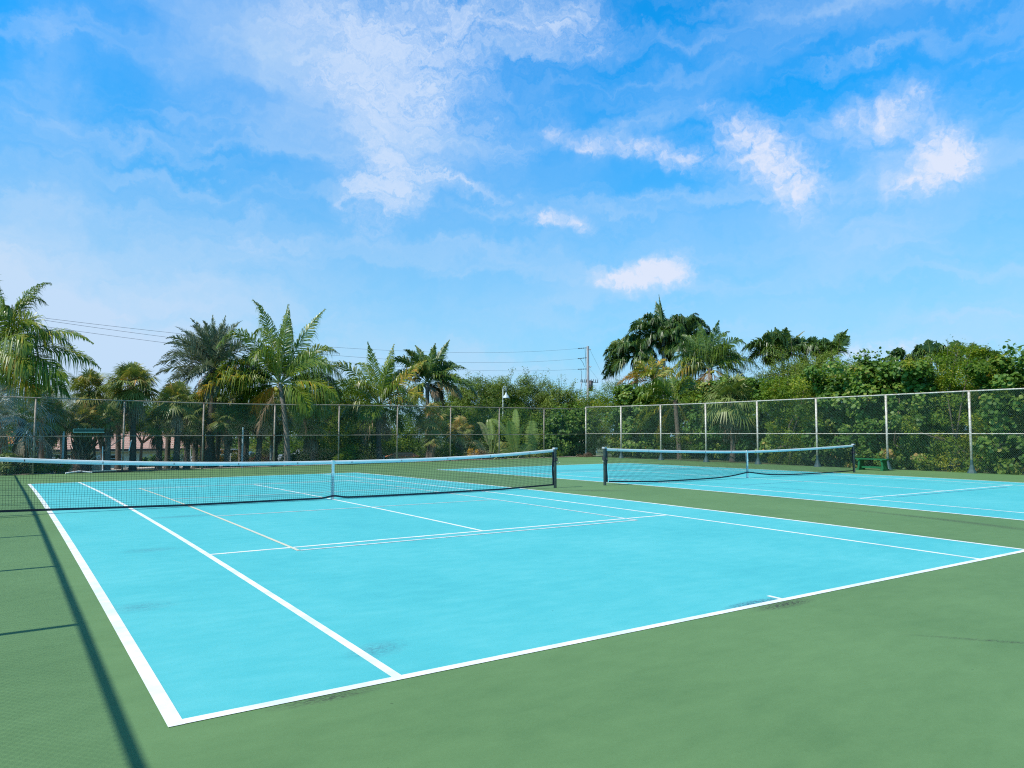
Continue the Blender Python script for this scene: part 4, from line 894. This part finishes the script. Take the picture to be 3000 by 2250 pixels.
for px, w_, hh, rows in ((180, 2.0, .75, 2), (338, .95, .6, 2), (100, .9, .6, 2)):
    P = atY(px, 1330, 56.6); window(t, (P[0]-L0[0], -2.9, 1.75), w_, hh, rows)
b = MB(); P = atY(285, 1330, 56.6); b.box((P[0]-L0[0], -2.93, 1.05), (.45, .04, 1.05)); b.build('door', M['white'], t)
e0 = atY(-30, 1302, 76); e1 = atY(92, 1302, 76)
t = thing('house', 'orange-roofed house with white fascia at the far left', 'house', ((e0[0]+e1[0])/2, 79, e0[2]-3))
hw = (e1[0]-e0[0])/2
b = MB(); b.box((0, 0, 1.5), (hw-.3, 2.8, 1.5)); b.build('wall', M['white'], t)
b = MB(); b.add([[-hw, -3, 3], [hw, -3, 3], [hw, 3, 3], [-hw, 3, 3], [-hw+1.5, 0, 4.4], [hw-1.2, 0, 4.4]], [[0, 1, 5, 4]]); b.F.append(np.array([[1, 2, 5]])); b.F.append(np.array([[2, 3, 4, 5]])); b.F.append(np.array([[3, 0, 4]])); b.F.append(np.array([[0, 3, 2, 1]])); b.build('roof', M['tile_orange'], t)
b = MB(); b.box((0, -3.05, 2.85), (hw+.02, .04, .15)); b.build('fascia', M['white'], t)
# white balconied block by the utility pole
P = atY(1710, 1160, 95); t = thing('apartment_building', 'small white balconied building glimpsed left of the utility pole', 'building', (P[0], P[1], -3))
h_ = P[2]+3
b = MB(); b.box((0, 0, h_/2-.3), (1.6, 2, h_/2-.3)); b.build('wall', M['stucco'], t)
b = MB()
for z in (h_-.2, h_-1.6): b.box((-.3, -2.3, z), (2.0, .05, .06)); b.box((-.3, -2.3, z-.95), (2.0, .35, .08)); [b.box((-2.2+k*.42, -2.3, z-.45), (.03, .03, .45)) for k in range(10)]
b.build('balcony', M['white'], t)
for k, dx in enumerate((-.9, .6)):
    window(t, (dx, -2.0, h_-1.0), .7, .9, 2)

# low wall and white fence
P0 = atY(105, 1385, 24.6); P1 = atY(300, 1385, 24.6)
b = MB(); zt = P0[2]+.42; b.box(((P0[0]+P1[0])/2, 24.6, (zt+float(terr(0, 24.6)))/2), ((P1[0]-P0[0])/2, .1, (zt-float(terr(0, 24.6)))/2+.05))
tag(b.build('low_wall', M['stucco']), 'low pale wall behind the equipment on the left', 'wall')
t = thing('white_fence', 'white post and rail fence in front of the beige house', 'fence', (0, 38, 0))
b = MB(); xs_ = [atY(p, 1343, 38)[0] for p in (60, 90, 124, 158, 186, 215, 273, 290, 310)]; zt = float(atY(150, 1343, 38)[2])
for k, x in enumerate(xs_):
    b = MB(); z0 = float(terr(x, 38)); b.box((x, 0, (zt+z0)/2), (.05, .05, (zt-z0)/2)); b.box((x, 0, zt+.04), (.075, .075, .035)); b.build('post', M['white'], t)
for dz in (-.12, -.75):
    b = MB(); b.box(((xs_[0]+xs_[-1])/2, .06, zt+dz), ((xs_[-1]-xs_[0])/2, .02, .06)); b.build('rail', M['white'], t)
b = MB()
for x in np.arange(xs_[0], xs_[-1], .14): b.box((x, .09, zt-.42), (.04, .012, .42))
b.build('pickets', M['white'], t)

# small tiled pillar structure
P = atY(1178, 1338, 22.2); s = dep_of(P)/FPX; g0 = ground_at(P[0], P[1])
t = thing('tiled_shelter', 'small white box structure roofed with orange tiles behind the net', 'shelter', tuple(g0))
zt = P[2]-g0[2]; w_ = 40*s
b = MB(); b.box((0, 0, zt/2), (w_*.80, .45, zt/2)); b.build('wall', M['white'], t)
b = MB(); hh = 13*s
b.add([[-w_, -.65, zt], [w_, -.65, zt], [w_, .65, zt], [-w_, .65, zt], [-w_*.55, 0, zt+hh], [w_*.75, 0, zt+hh]], [[0, 1, 5, 4]]); b.F.append(np.array([[1, 2, 5]])); b.F.append(np.array([[2, 3, 4, 5]])); b.F.append(np.array([[3, 0, 4]])); b.F.append(np.array([[0, 3, 2, 1]])); rf = b.build('roof', M['tile_orange'], t)
b = MB()
for k in range(15): x = -w_+.06+k*(2*w_-.12)/14; b.tube([[x, -.66, zt+.01], [x, -.60, zt+.03]], .045, 6)
b.build('eave_tiles', M['tile_orange'], rf)
# mailbox
P = atY(736, 1333, 38); g0 = ground_at(P[0], P[1]); t = thing('mailbox', 'white mailbox on a post across the road', 'mailbox', tuple(g0)); s = dep_of(P)/FPX; z = P[2]-g0[2]
b = MB(); b.box((0, 0, z), (6*s, .25, 5*s)); b.tube([[0, -.25, z+4*s], [0, .25, z+4*s]], 6*s, 10); b.build('box', M['white'], t)
b = MB(); b.box((0, 0, z/2-2.5*s), (.06, .06, z/2-2.5*s)); b.build('post', M['white'], t)

# parked vehicles glimpsed
def parked(label, px, Y_, col, L_, rz):
    P = atY(px, 1340, Y_); g0 = ground_at(P[0], P[1]); mt = plain('car_paint_'+label[:5].strip(), col, .25, .2, var=.03)
    t = thing('parked_car', label, 'car', tuple(g0), rz=rz, group='parked vehicles')
    b = MB(); pr = [(-.5, .25), (-.5, .62), (-.46, .72), (-.22, .78), (-.12, 1.12), (.20, 1.15), (.36, .84), (.48, .72), (.5, .5), (.5, .25)]
    V = [[x*L_, s*(.82 if z < .9 else .66), z*1.15] for s in (-1, 1) for x, z in pr]; n = len(pr)
    b.add(V, [[k, (k+1) % n, (k+1) % n+n, k+n] for k in range(n)]); b.F.append(np.arange(n)[None]); b.F.append((np.arange(n)[::-1]+n)[None]); b.build('body', mt, t)
    b = MB()
    for s in (-1, 1): b.add([[-.20*L_, s*.80, .93], [.32*L_, s*.80, .93], [.18*L_, s*.71, 1.27], [-.11*L_, s*.71, 1.27]], [[0, 1, 2, 3]])
    b.build('windows', M['glass'], t)
    for x in (-.32, .33):
        for s in (-1, 1):
            b = MB(); b.tube([[x*L_, s*.70, .32], [x*L_, s*.86, .32]], .32, 16, ref=(0, 0, 1)); w = b.build('wheel', M['rubber'], t)
            b = MB(); b.tube([[x*L_, s*.85, .32], [x*L_, s*.875, .32]], .19, 12, ref=(0, 0, 1)); b.build('rim', M['chrome'], w)
    return t
parked('white car half hidden behind the orange croton', 655, 40.6, (.75, .75, .76), 4.4, R(8))
parked('silver car behind the foot of the tallest coconut palm', 905, 41.0, (.42, .44, .46), 4.5, R(5))

# grey pole, lamp post, utility pole, wires
P = atY(187, 1264, 22.0); g0 = ground_at(P[0], P[1])
t = thing('grey_pole', 'pointed grey pole beside the ring-barked palm', 'pole', tuple(g0)); b = MB(); b.tube([[0, 0, 0], [0, 0, P[2]-g0[2]-.12], [0, 0, P[2]-g0[2]]], [.045, .045, .015], 10); b.build('shaft', M['lamp'], t)
for (px, yt, Y_, r_, lab) in ((561, 1252, 30, .03, 'thin pale pole left of the shaggy fan palm'), (712, 1252, 23, .045, 'pale pole in front of the thick-trunked fan palm'), (795, 1305, 27, .08, 'short grey post left of the tallest coconut palm'), (555, 1322, 34, .025, 'thin marker stake right of the house wall'), (675, 1330, 32, .03, 'leaning stake right of the orange croton'), (1125, 1335, 22.4, .025, 'thin white stake left of the tiled shelter')):
    P = atY(px, yt, Y_); g0 = ground_at(P[0], P[1]); b = MB(); b.tube([g0, P], r_, 8)
    tag(b.build('pole', M['lamp'], loc=g0), lab, 'pole', 'thin poles beyond the far fence')
P = atY(1473.5, 1140, 33); s = dep_of(P)/FPX; g0 = ground_at(P[0], P[1]); t = thing('lamp_post', 'pale swan-neck lamp post with a bell shade beyond the far fence', 'lamp post', tuple(g0))
H = P[2]-g0[2]; loc = np.array(t.location)
b = MB(); b.tube([[0, 0, 0], [0, 0, .5], [0, 0, H]], [.07, .04, .032], 12); b.build('post', M['lamp'], t, smooth=True)
a = np.linspace(math.pi, 0, 12); w_ = 4.7*s
arc = [HR*(w_+w_*math.cos(q))+Z3*(H+w_*1.9*math.sin(q)) for q in a]+[HR*2*w_+Z3*(H-1.2*s*8)]
b = MB(); b.tube(arc, .026, 8); b.build('arm', M['lamp'], t, smooth=True)
b = MB(); a = np.linspace(-2, 4, 14); b.tube([HR*(w_+.55*w_*math.cos(q))+Z3*(H-.2*w_+.55*w_*math.sin(q)) for q in a], .015, 5); b.build('scroll', M['lamp'], t, smooth=True)
zb = H-1.2*s*8
b = MB(); q = HR*2*w_; prof = [(.03, 0), (.07, -.06), (.10, -.16), (.22, -.28), (.30, -.42), (.31, -.46)]
b.tube([q+Z3*(zb+z) for _, z in prof], [r_*s/.030 for r_, _ in prof], 14, caps=True); b.build('bell_shade', M['lamp'], t, smooth=True)

P = atY(1722, 1014, 62); s = dep_of(P)/FPX; g0 = ground_at(P[0], P[1]); t = thing('utility_pole', 'tall grey concrete utility pole with insulators and transformer', 'utility pole', tuple(g0)); H = P[2]-g0[2]
b = MB(); b.tube([[0, 0, 0], [0, 0, H]], [4.6*s, 3.6*s], 12); b.build('shaft', M['utilpole'], t)
def ppx(px, py): return HR*((px-1722)*s)+Z3*(H-(py-1014)*s)
for (x0, y0, x1, y1) in ((1713, 1019, 1693, 1021), (1713, 1048, 1692, 1051), (1713, 1081, 1692, 1082)):
    b = MB(); p0, p1 = ppx(x0+6, y0), ppx(x1, y1); n = 9; tt = np.linspace(0, 1, n); b.tube([p0*(1-q)+p1*q for q in tt], [.03, .06, .03, .07, .03, .07, .03, .07, .03], 8); b.build('insulator', M['dark'], t)
for (px, py) in ((1728, 1023), (1729, 1074), (1727, 1114)):
    b = MB(); b.tube([ppx(px-4, py), ppx(px, py+1), ppx(px+3, py)], [.05, .10, .05], 8); b.build('bracket', M['insul'], t)
b = MB()
for (x0, y0, x1, y1) in ((1714, 1022, 1715, 1130), (1700, 1052, 1712, 1075), (1701, 1084, 1703, 1100), (1703, 1100, 1700, 1140)): b.tube([ppx(x0, y0), ppx((x0+x1)/2+2, (y0+y1)/2), ppx(x1, y1)], .025, 5)
b.build('drop_wires', M['dark'], t)
b = MB()
b.tube([ppx(1700, 1119), ppx(1752, 1121)], .035, 6)
for k, px in enumerate((1701, 1706, 1711, 1717, 1731, 1737, 1744, 1750)): b.tube([ppx(px, 1121), ppx(px, 1116), ppx(px+1, 1111)], [.035, .06, .03], 6)
b.build('crossarm', M['dark'], t)
b = MB(); b.tube([ppx(1730, 1116), ppx(1730, 1146)], .28, 12); b.build('transformer', M['dark'], t, smooth=True)
b = MB(); b.tube([ppx(1704, 1160), ppx(1703, 1122)], [.05, .04], 8); b.tube([ppx(1703, 1124), ppx(1702, 1119)], [.12, .08], 8); b.build('switch_arm', M['insul'], t)
poleP = np.array(t.location)
# second pole, out of the frame on the left, carries the far ends
Lp_ = atY(-420, 840, 34); g1 = ground_at(Lp_[0], Lp_[1])
t2 = thing('utility_pole', 'grey utility pole beyond the left edge that carries the far ends of the wires', 'utility pole', tuple(g1)); H2 = Lp_[2]-g1[2]
b = MB(); b.tube([[0, 0, 0], [0, 0, H2+.3]], [.2, .13], 10); b.build('shaft', M['utilpole'], t2)
WIRES = [((1693, 1021), [(1350, 1031), (935, 1015.5), (460, 975), (50, 919)], 'topmost'), ((1692, 1051), [(1350, 1060), (930, 1038), (500, 992), (50, 925)], 'middle'), ((1692, 1082), [(1350, 1082), (930, 1056), (500, 1008), (130, 956)], 'lowest')]
A0 = poleP+ppx(1693, 1021)
for (a_, pts_, nm) in WIRES:
    A = poleP+ppx(*a_)
    # vertical plane through both poles; follow the photographed sag in that plane
    Q = [A]; hd = np.array([Lp_[0]-A[0], Lp_[1]-A[1]]); 
    us = [0.]; zs = [A[2]]
    for (px, py) in pts_:
        d = ray(px, py); # solve CAM+d t on plane
        nrm = np.array([-hd[1], hd[0]]); tt = np.dot(A[:2]-CAM[:2], nrm)/np.dot(d[:2], nrm); p = CAM+d*tt
        us.append(np.dot(p[:2]-A[:2], hd)/np.dot(hd, hd)); zs.append(p[2])
    co = np.polyfit(us, zs, 2); u_ = np.linspace(0, 1, 40); z_ = np.polyval(co, u_); z_ += (A[2]-z_[0])*(1-u_)**4
    b = MB(); b.tube(np.stack([A[0]+hd[0]*u_, A[1]+hd[1]*u_, z_], 1), .010, 5)
    tag(b.build('power_line', M['dark']), nm+' of the three power lines across the sky', 'power line', 'power lines')
b = MB(); e_ = atY(1780, 1128, 66); b.tube([poleP+ppx(1728, 1024), e_], .012, 5); tag(b.build('guy_wire', M['dark']), 'slack guy wire slanting down right of the utility pole', 'wire', 'guy wires')
b = MB(); e_ = atY(1752, 1112, 66); b.tube([poleP+ppx(1729, 1082), e_], .010, 5); tag(b.build('guy_wire', M['dark']), 'short lower guy wire right of the utility pole', 'wire', 'guy wires')

# ------------------------------------------------------------------ bench by the right fence
ya, yb_ = atX(2508, 1360, 23.35)[1], atX(2606, 1360, 23.35)[1]
yc = (ya+yb_)/2; hl = (ya-yb_)/2
t = thing('bench', 'dark green wooden bench at the foot of the right fence', 'bench', (23.35, yc, float(gz(23.35, yc))))
for x in (-.15, 0, .15):
    b = MB(); b.box((x, 0, .46), (.065, hl, .02)); b.build('seat_plank', M['bench'], t)
for s in (-1, 1):
    y = s*(hl-.22)
    tl = np.array([[1, 0, 0], [0, 1, -.14*s], [0, 0, 1]])
    b = MB(); b.box((0, y, .25), (.17, .04, .19), tilt=tl); b.build('leg', M['bench'], t)
    b = MB(); b.box((0, y+.02*s, .035), (.24, .06, .033)); b.build('foot', M['bench'], t)
    b = MB(); b.box((0, y, .422), (.22, .045, .018)); b.build('seat_bearer', M['bench'], t)
b = MB(); b.box((0, 0, .12), (.035, hl-.26, .04)); b.build('stretcher', M['bench'], t)
# dark heap at the fence corner
c = atX(1712, 1341, 24.0); c[2] = float(gz(c[0], c[1]))
clumps_tree('dark heap of dead leaves at the foot of the corner post', c+[0, 0, .08], (.55, .5, .16), c, 'dead', n_cl=16, per=40, leaf=.16, cr=.16, kind='leaf_heap', cat='leaf heap', seed=400, sprigs=0, trunk_r=0, tint=.0, shape='long')

# ------------------------------------------------------------------ court equipment along the far fence
YF = 19.75
def onf(px, py, Y=YF): return atY(px, py, Y)
zc = float(gz(-3, YF))
x0, x1 = onf(262, 1383)[0], onf(340, 1383)[0]
t = thing('court_squeegee', 'wide court squeegee with a white handle, leaning on the far fence', 'squeegee', ((x0+x1)/2, YF, zc))
hw = (x1-x0)/2
b = MB(); b.box((0, 0, .035), (hw, .012, .035)); b.build('blade', M['rubber'], t)
b = MB(); b.box((0, 0, .085), (hw, .03, .018)); b.build('head_bar', M['chrome'], t)
b = MB(); b.tube([[0, 0, .09], [0, .02, .17]], [.05, .025], 8); b.build('socket', M['chrome'], t)
hz = onf(301, 1309)[2]-zc; hx = onf(301, 1350)[0]-(x0+x1)/2
b = MB(); b.tube([[hx, .0, .12], [hx, .17, hz]], .016, 8); b.build('handle', M['white'], t)
x0, x1 = onf(342, 1386)[0], onf(388, 1386)[0]
t = thing('push_broom', 'black-bristled push broom with a pale wooden handle leaning right', 'broom', ((x0+x1)/2, YF-.02, zc)); hw = (x1-x0)/2
b = MB(); b.box((0, 0, .03), (hw, .03, .03)); b.build('bristles', M['rubber'], t)
b = MB(); b.box((0, 0, .072), (hw, .032, .012)); b.build('head', M['dark'], t)
q0 = onf(365, 1380)-np.array(t.location); q1 = onf(385, 1290, YF+.2)-np.array(t.location)
b = MB(); b.tube([q0, q0*.35+q1*.65], .014, 8); b.build('handle', M['wood'], t)
b = MB(); b.tube([q0*.35+q1*.65, q0*.28+q1*.72], .018, 8); b.tube([q0*.0+q1*1, q0*.02+q1*.98], .016, 8); b.tube([q0*.28+q1*.72, q1], .0145, 8); b.build('grip', M['white'], t)
p0, p1 = onf(192, 1389, YF-.55), onf(270, 1387, YF-.45)
t = thing('fallen_squeegee', 'white-framed squeegee lying flat on the green left of the upright one', 'squeegee', tuple((p0+p1)/2*[1, 1, 0]+[0, 0, zc]))
L0 = np.array(t.location); a_ = p0-L0; c_ = p1-L0; a_[2] = c_[2] = .05; mid_ = (a_+c_)/2+[.0, .1, .06]
b = MB(); b.tube([a_, mid_], [.03, .03], 6); b.build('left_arm', M['white'], t)
b = MB(); b.tube([mid_, c_], [.03, .03], 6); b.build('right_arm', M['white'], t)
b = MB(); b.tube([mid_-[0, .3, .05], mid_+[.1, 0, 0]], .02, 6); b.tube([mid_+[0, 0, -.01], mid_+[.5, .2, -.04]], .03, 6); b.build('handle', M['dark'], t)
q0 = onf(215, 1262, 19.9); q1 = onf(306, 1262, 19.9)
t = thing('hanging_bar', 'dark green bar with pale edges hung high on the far fence', 'bar', tuple((q0+q1)/2)); hw = (q1[0]-q0[0])/2
b = MB(); b.box((0, 0, 0), (hw-.012, .02, .056)); b.build('panel', M['gboard'], t)
b = MB(); b.box((0, -.004, -.075), (hw, .028, .019)); b.box((0, -.004, .064), (hw, .028, .008)); b.box((-hw, -.004, -.005), (.01, .028, .062)); b.build('frame', M['pgreen'], t)
for k in range(4):
    b = MB(); x = -hw*.68+k*hw*.46; b.tube([[x, 0, .07], [x, 0, .12]], [.012, .006], 6); b.build('hook', M['pgreen'], t)
# small strip tied on the far fence near the corner
q = onf(1618, 1240, 19.95); b = MB(); b.box(q, (.11, .008, .012)); tag(b.build('cable_tag', M['chrome'], loc=q), 'small pale strip tied to the far fence near the corner', 'strip', 'pale strips tied to the fences')
q = atX(2210, 1215, 24.36); b = MB(); b.box(q, (.008, .14, .010)); tag(b.build('cable_tag', M['chrome'], loc=q), 'pale strip tied to the right fence beside the bushy fan palm', 'strip', 'pale strips tied to the fences')

# ------------------------------------------------------------------ light, sky
SUN_EL, SUN_AZ = R(49.3), R(182)     # sun stands over -x, a touch towards the camera
sd = Vector((-math.cos(SUN_EL)*math.cos(R(2)), -math.cos(SUN_EL)*math.sin(R(2)), math.sin(SUN_EL)))
L = D2.lights.new('sun', 'SUN'); L.energy = 5.0; L.angle = R(.53); L.color = (1, .955, .88)
lo = D2.objects.new('sun', L); COL.objects.link(lo); lo.rotation_euler = sd.to_track_quat('Z', 'Y').to_euler(); lo.location = (-30, 0, 40)
W = D2.worlds.new('World'); sc.world = W; W.use_nodes = True
N, Lk = W.node_tree.nodes, W.node_tree.links
bg = N['Background']
sky = N.new('ShaderNodeTexSky'); sky.sky_type = 'NISHITA'; sky.sun_disc = False; sky.sun_elevation = SUN_EL
sky.sun_rotation = math.atan2(sd.x, sd.y); sky.altitude = 5; sky.air_density = 1.0; sky.dust_density = .6; sky.ozone_density = 2.5
def wm(op, a, b=None, clamp=False, c=None): return mth(N, Lk, op, a, b, clamp, c)
tc = N.new('ShaderNodeTexCoord'); sx = N.new('ShaderNodeSeparateXYZ'); Lk.new(tc.outputs['Generated'], sx.inputs[0])
X_, Y_, Z_ = sx.outputs
az = wm('MULTIPLY', wm('ARCTAN2', X_, Y_), 57.2958); el = wm('MULTIPLY', wm('ARCSINE', Z_), 57.2958)
# ragged edges: push the lookup direction about with noise
def wnoise(scale, det, ro, vec, dist=0.):
    n = N.new('ShaderNodeTexNoise'); n.inputs['Scale'].default_value = scale; n.inputs['Detail'].default_value = det; n.inputs['Roughness'].default_value = ro; n.inputs['Distortion'].default_value = dist
    Lk.new(vec, n.inputs['Vector']); return n
cb = N.new('ShaderNodeCombineXYZ'); Lk.new(az, cb.inputs[0]); Lk.new(el, cb.inputs[1])
nz = wnoise(.22, 8, .62, cb.outputs[0]); nz2 = wnoise(.9, 5, .6, cb.outputs[0])
def vmath(op, a, b_):
    n = N.new('ShaderNodeVectorMath'); n.operation = op
    for i, v in enumerate((a, b_)):
        if isinstance(v, tuple): n.inputs[i].default_value = v
        else: Lk.new(v, n.inputs[i])
    return n.outputs[0]
wv = vmath('MULTIPLY', vmath('SUBTRACT', nz.outputs['Color'], (.5, .5, .5)), (9., 6., 0))
wv2 = vmath('MULTIPLY', vmath('SUBTRACT', nz2.outputs['Color'], (.5, .5, .5)), (2.6, 1.8, 0))
AE = vmath('ADD', vmath('ADD', cb.outputs[0], wv), wv2)
AEs = vmath('ADD', cb.outputs[0], wv2)
def blob(vec, a0, e0, ra, rb, rot, s):
    m = N.new('ShaderNodeMapping'); m.vector_type = 'TEXTURE'; Lk.new(vec, m.inputs[0])
    m.inputs['Location'].default_value = (a0, e0, 0); m.inputs['Rotation'].default_value = (0, 0, R(rot)); m.inputs['Scale'].default_value = (ra, rb, 100)
    g = N.new('ShaderNodeTexGradient'); g.gradient_type = 'QUADRATIC_SPHERE'; Lk.new(m.outputs[0], g.inputs[0])
    return wm('MULTIPLY', g.outputs['Fac'], s)
def pxaz(px, py):
    d = ray(px, py); return math.degrees(math.atan2(d[0], d[1])), math.degrees(math.asin(d[2]/np.linalg.norm(d)))
def blobs(vec, lst):
    tot = None
    for (px, py, rx, ry, rot, s) in lst:
        a, e = pxaz(px, py); k = 57.3/FPX
        v = blob(vec, a, e, rx*k*1.25, ry*k*1.25, rot, s); tot = v if tot is None else wm('ADD', tot, v)
    return tot
cirrus = blobs(AE, [(1080, 90, 420, 200, -10, 1.0), (1350, 70, 420, 220, 12, 1.15), (1640, 50, 300, 170, 20, 1.1), (1060, 280, 300, 210, -25, 1.0), (1250, 330, 380, 220, -15, 1.0), (1150, 470, 260, 150, -35, .9), (1075, 580, 130, 130, -50, 1.7), (1170, 560, 150, 90, -20, 1.2),
    (1330, 545, 300, 45, -14, 1.1), (1060, 700, 60, 120, -70, .55), (720, 640, 300, 130, -8, .5), (740, 730, 230, 70, -10, .5), (1750, 150, 150, 120, 30, .6), (860, 60, 260, 150, 0, .55), (1400, 720, 45, 330, -30, .40), (1500, 420, 320, 120, 20, .40), (650, 950, 500, 90, -12, .35)])
cum = blobs(AEs, [(1625, 390, 85, 60, 15, 1.1), (1718, 432, 95, 55, 5, 1.35), (1865, 430, 170, 52, -6, 1.35), (2005, 470, 130, 62, -10, 1.35), (2180, 395, 190, 110, -25, 1.0), (2240, 470, 220, 130, -40, 1.2), (2340, 550, 180, 140, -60, 1.1), (2460, 355, 130, 60, 20, .75), (2590, 360, 170, 120, 35, 1.25), (2700, 265, 110, 55, 20, .45),
    (2760, 430, 95, 150, 25, 1.25), (2690, 520, 210, 85, 14, 1.45), (2790, 470, 100, 90, 10, 1.1), (1595, 640, 95, 42, 0, 1.7), (1690, 655, 95, 42, -18, 1.5), (1910, 790, 130, 62, 12, 2.4), (1830, 825, 130, 52, -10, 1.9), (1975, 805, 95, 55, 0, 2.0), (1780, 810, 75, 42, 0, 1.0), (1810, 365, 40, 30, 0, .7), (2060, 300, 60, 30, 0, .5), (2480, 1040, 170, 55, 8, .8), (2650, 1020, 230, 60, 5, .8), (1230, 1080, 200, 60, 0, .6), (1800, 1110, 200, 90, 0, .7)])
rt = N.new('ShaderNodeMapping'); Lk.new(AE, rt.inputs[0]); rt.inputs['Rotation'].default_value = (0, 0, R(32)); rt.inputs['Scale'].default_value = (.13, .42, 1)
fib = wnoise(3.0, 10, .66, rt.outputs[0], .9)
sm = N.new('ShaderNodeMapping'); Lk.new(AE, sm.inputs[0]); sm.inputs['Rotation'].default_value = (0, 0, R(-18)); sm.inputs['Scale'].default_value = (.035, .26, 1)
fib3 = wnoise(1.5, 7, .52, sm.outputs[0], .0)
fib2 = wnoise(.55, 7, .6, vmath('MULTIPLY', AE, (.22, .6, 1)), .8)
fb = wnoise(7., 8, .7, vmath('MULTIPLY', AE, (.30, .34, 1)), .9)
fa = wm('ADD', wm('MULTIPLY', fib.outputs['Fac'], 1.25), wm('MULTIPLY', fb.outputs['Fac'], .55))
cm = wm('MULTIPLY', cirrus, wm('ADD', fa, -.42))
ms1 = N.new('ShaderNodeMapRange'); ms1.interpolation_type = 'SMOOTHSTEP'; Lk.new(cm, ms1.inputs[0]); ms1.inputs[1].default_value = 0; ms1.inputs[2].default_value = .95
cm = wm('MULTIPLY', ms1.outputs[0], .82)
fc = wnoise(.9, 9, .6, AEs)
cu = wm('MULTIPLY', cum, wm('ADD', wm('MULTIPLY', fc.outputs['Fac'], 2.2), -.40))
ms = N.new('ShaderNodeMapRange'); ms.interpolation_type = 'SMOOTHSTEP'; Lk.new(cu, ms.inputs[0]); ms.inputs[1].default_value = .04; ms.inputs[2].default_value = 1.35
cum_m = wm('MULTIPLY', ms.outputs[0], .92)
# thin veil: soft bands, thicker low and to the left
veil = blobs(AE, [(2600, 60, 500, 120, -20, .25), (-200, 900, 950, 560, -30, 1.5), (250, 1000, 1100, 360, -15, 1.2), (850, 860, 800, 300, -10, .8), (1100, 380, 900, 480, -20, .62), (1700, 850, 1000, 220, 22, .55), (2500, 750, 1100, 260, 25, .60), (2900, 950, 900, 260, 15, .7), (2000, 300, 900, 120, 25, .30), (150, 250, 160, 400, 10, .35), (750, 150, 520, 260, 0, .7), (2450, 620, 700, 300, 20, .25), (1400, 1120, 2400, 160, 0, .6)])
vl = wm('MULTIPLY', veil, wm('ADD', wm('MULTIPLY', fib2.outputs['Fac'], 1.1), .22))
vl = wm('MULTIPLY', vl, .85, True)
# base blue: the Nishita sky, deepened; unseen sky overhead dimmed to cut fill light
hs = N.new('ShaderNodeHueSaturation'); hs.inputs['Saturation'].default_value = 1.35; hs.inputs['Value'].default_value = 1.0; Lk.new(sky.outputs[0], hs.inputs['Color'])
mu = N.new('ShaderNodeMixRGB'); mu.blend_type = 'MULTIPLY'; mu.inputs[0].default_value = 1; Lk.new(hs.outputs[0], mu.inputs[1]); mu.inputs[2].default_value = (.16, 1.78, 1.92, 1)
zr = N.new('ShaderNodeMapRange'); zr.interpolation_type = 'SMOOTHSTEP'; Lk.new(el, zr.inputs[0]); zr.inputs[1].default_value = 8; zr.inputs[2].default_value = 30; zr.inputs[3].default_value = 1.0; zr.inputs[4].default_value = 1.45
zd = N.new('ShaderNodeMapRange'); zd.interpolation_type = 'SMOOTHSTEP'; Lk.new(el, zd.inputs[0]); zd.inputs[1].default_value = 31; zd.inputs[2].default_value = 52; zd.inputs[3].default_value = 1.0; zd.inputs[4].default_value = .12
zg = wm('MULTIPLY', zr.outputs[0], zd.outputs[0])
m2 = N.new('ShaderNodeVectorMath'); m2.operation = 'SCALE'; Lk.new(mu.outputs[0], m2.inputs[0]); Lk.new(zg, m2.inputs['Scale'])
def mixc(f, a, col):
    m = N.new('ShaderNodeMixRGB'); Lk.new(f, m.inputs[0]); Lk.new(a, m.inputs[1]); m.inputs[2].default_value = (*col, 1); return m.outputs[0]
K = 10.
hz = N.new('ShaderNodeMapRange'); hz.interpolation_type = 'SMOOTHSTEP'; Lk.new(el, hz.inputs[0]); hz.inputs[1].default_value = -2; hz.inputs[2].default_value = 24; hz.inputs[3].default_value = .88; hz.inputs[4].default_value = 0
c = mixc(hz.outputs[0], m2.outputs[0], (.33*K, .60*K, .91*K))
c = mixc(vl, c, (.55*K, .73*K, .95*K))
sr = N.new('ShaderNodeMapRange'); sr.interpolation_type = 'SMOOTHSTEP'; Lk.new(fib3.outputs['Fac'], sr.inputs[0]); sr.inputs[1].default_value = .42; sr.inputs[2].default_value = .78; sr.inputs[3].default_value = 0; sr.inputs[4].default_value = .44
c = mixc(sr.outputs[0], c, (.55*K, .73*K, .96*K))
c = mixc(cm, c, (.64*K, .77*K, .98*K))
c = mixc(cum_m, c, (.76*K, .82*K, .98*K))
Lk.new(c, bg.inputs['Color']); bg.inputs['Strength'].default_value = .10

# ------------------------------------------------------------------ camera and view
cam = D2.cameras.new('camera'); co_ = D2.objects.new('camera', cam); COL.objects.link(co_); sc.camera = co_
from mathutils import Matrix
rr = _r*math.cos(ROL)+_u*math.sin(ROL); uu = -_r*math.sin(ROL)+_u*math.cos(ROL)
mw = Matrix(((rr[0], uu[0], -_f[0], CAM[0]), (rr[1], uu[1], -_f[1], CAM[1]), (rr[2], uu[2], -_f[2], CAM[2]), (0, 0, 0, 1)))
co_.matrix_world = mw
cam.sensor_width = 36; cam.lens = 36*FPX/3000; cam.clip_start = .05; cam.clip_end = 3000
sc.view_settings.view_transform = 'Standard'; sc.view_settings.look = 'None'; sc.view_settings.exposure = 0.; sc.view_settings.gamma = 1
sc.render.engine = 'CYCLES'; sc.cycles.max_bounces = 6; sc.cycles.transparent_max_bounces = 8; sc.cycles.use_denoising = False; sc.cycles.filter_width = 1.15; sc.cycles.sample_clamp_indirect = 4
sc.render.resolution_x = 1024; sc.render.resolution_y = 768
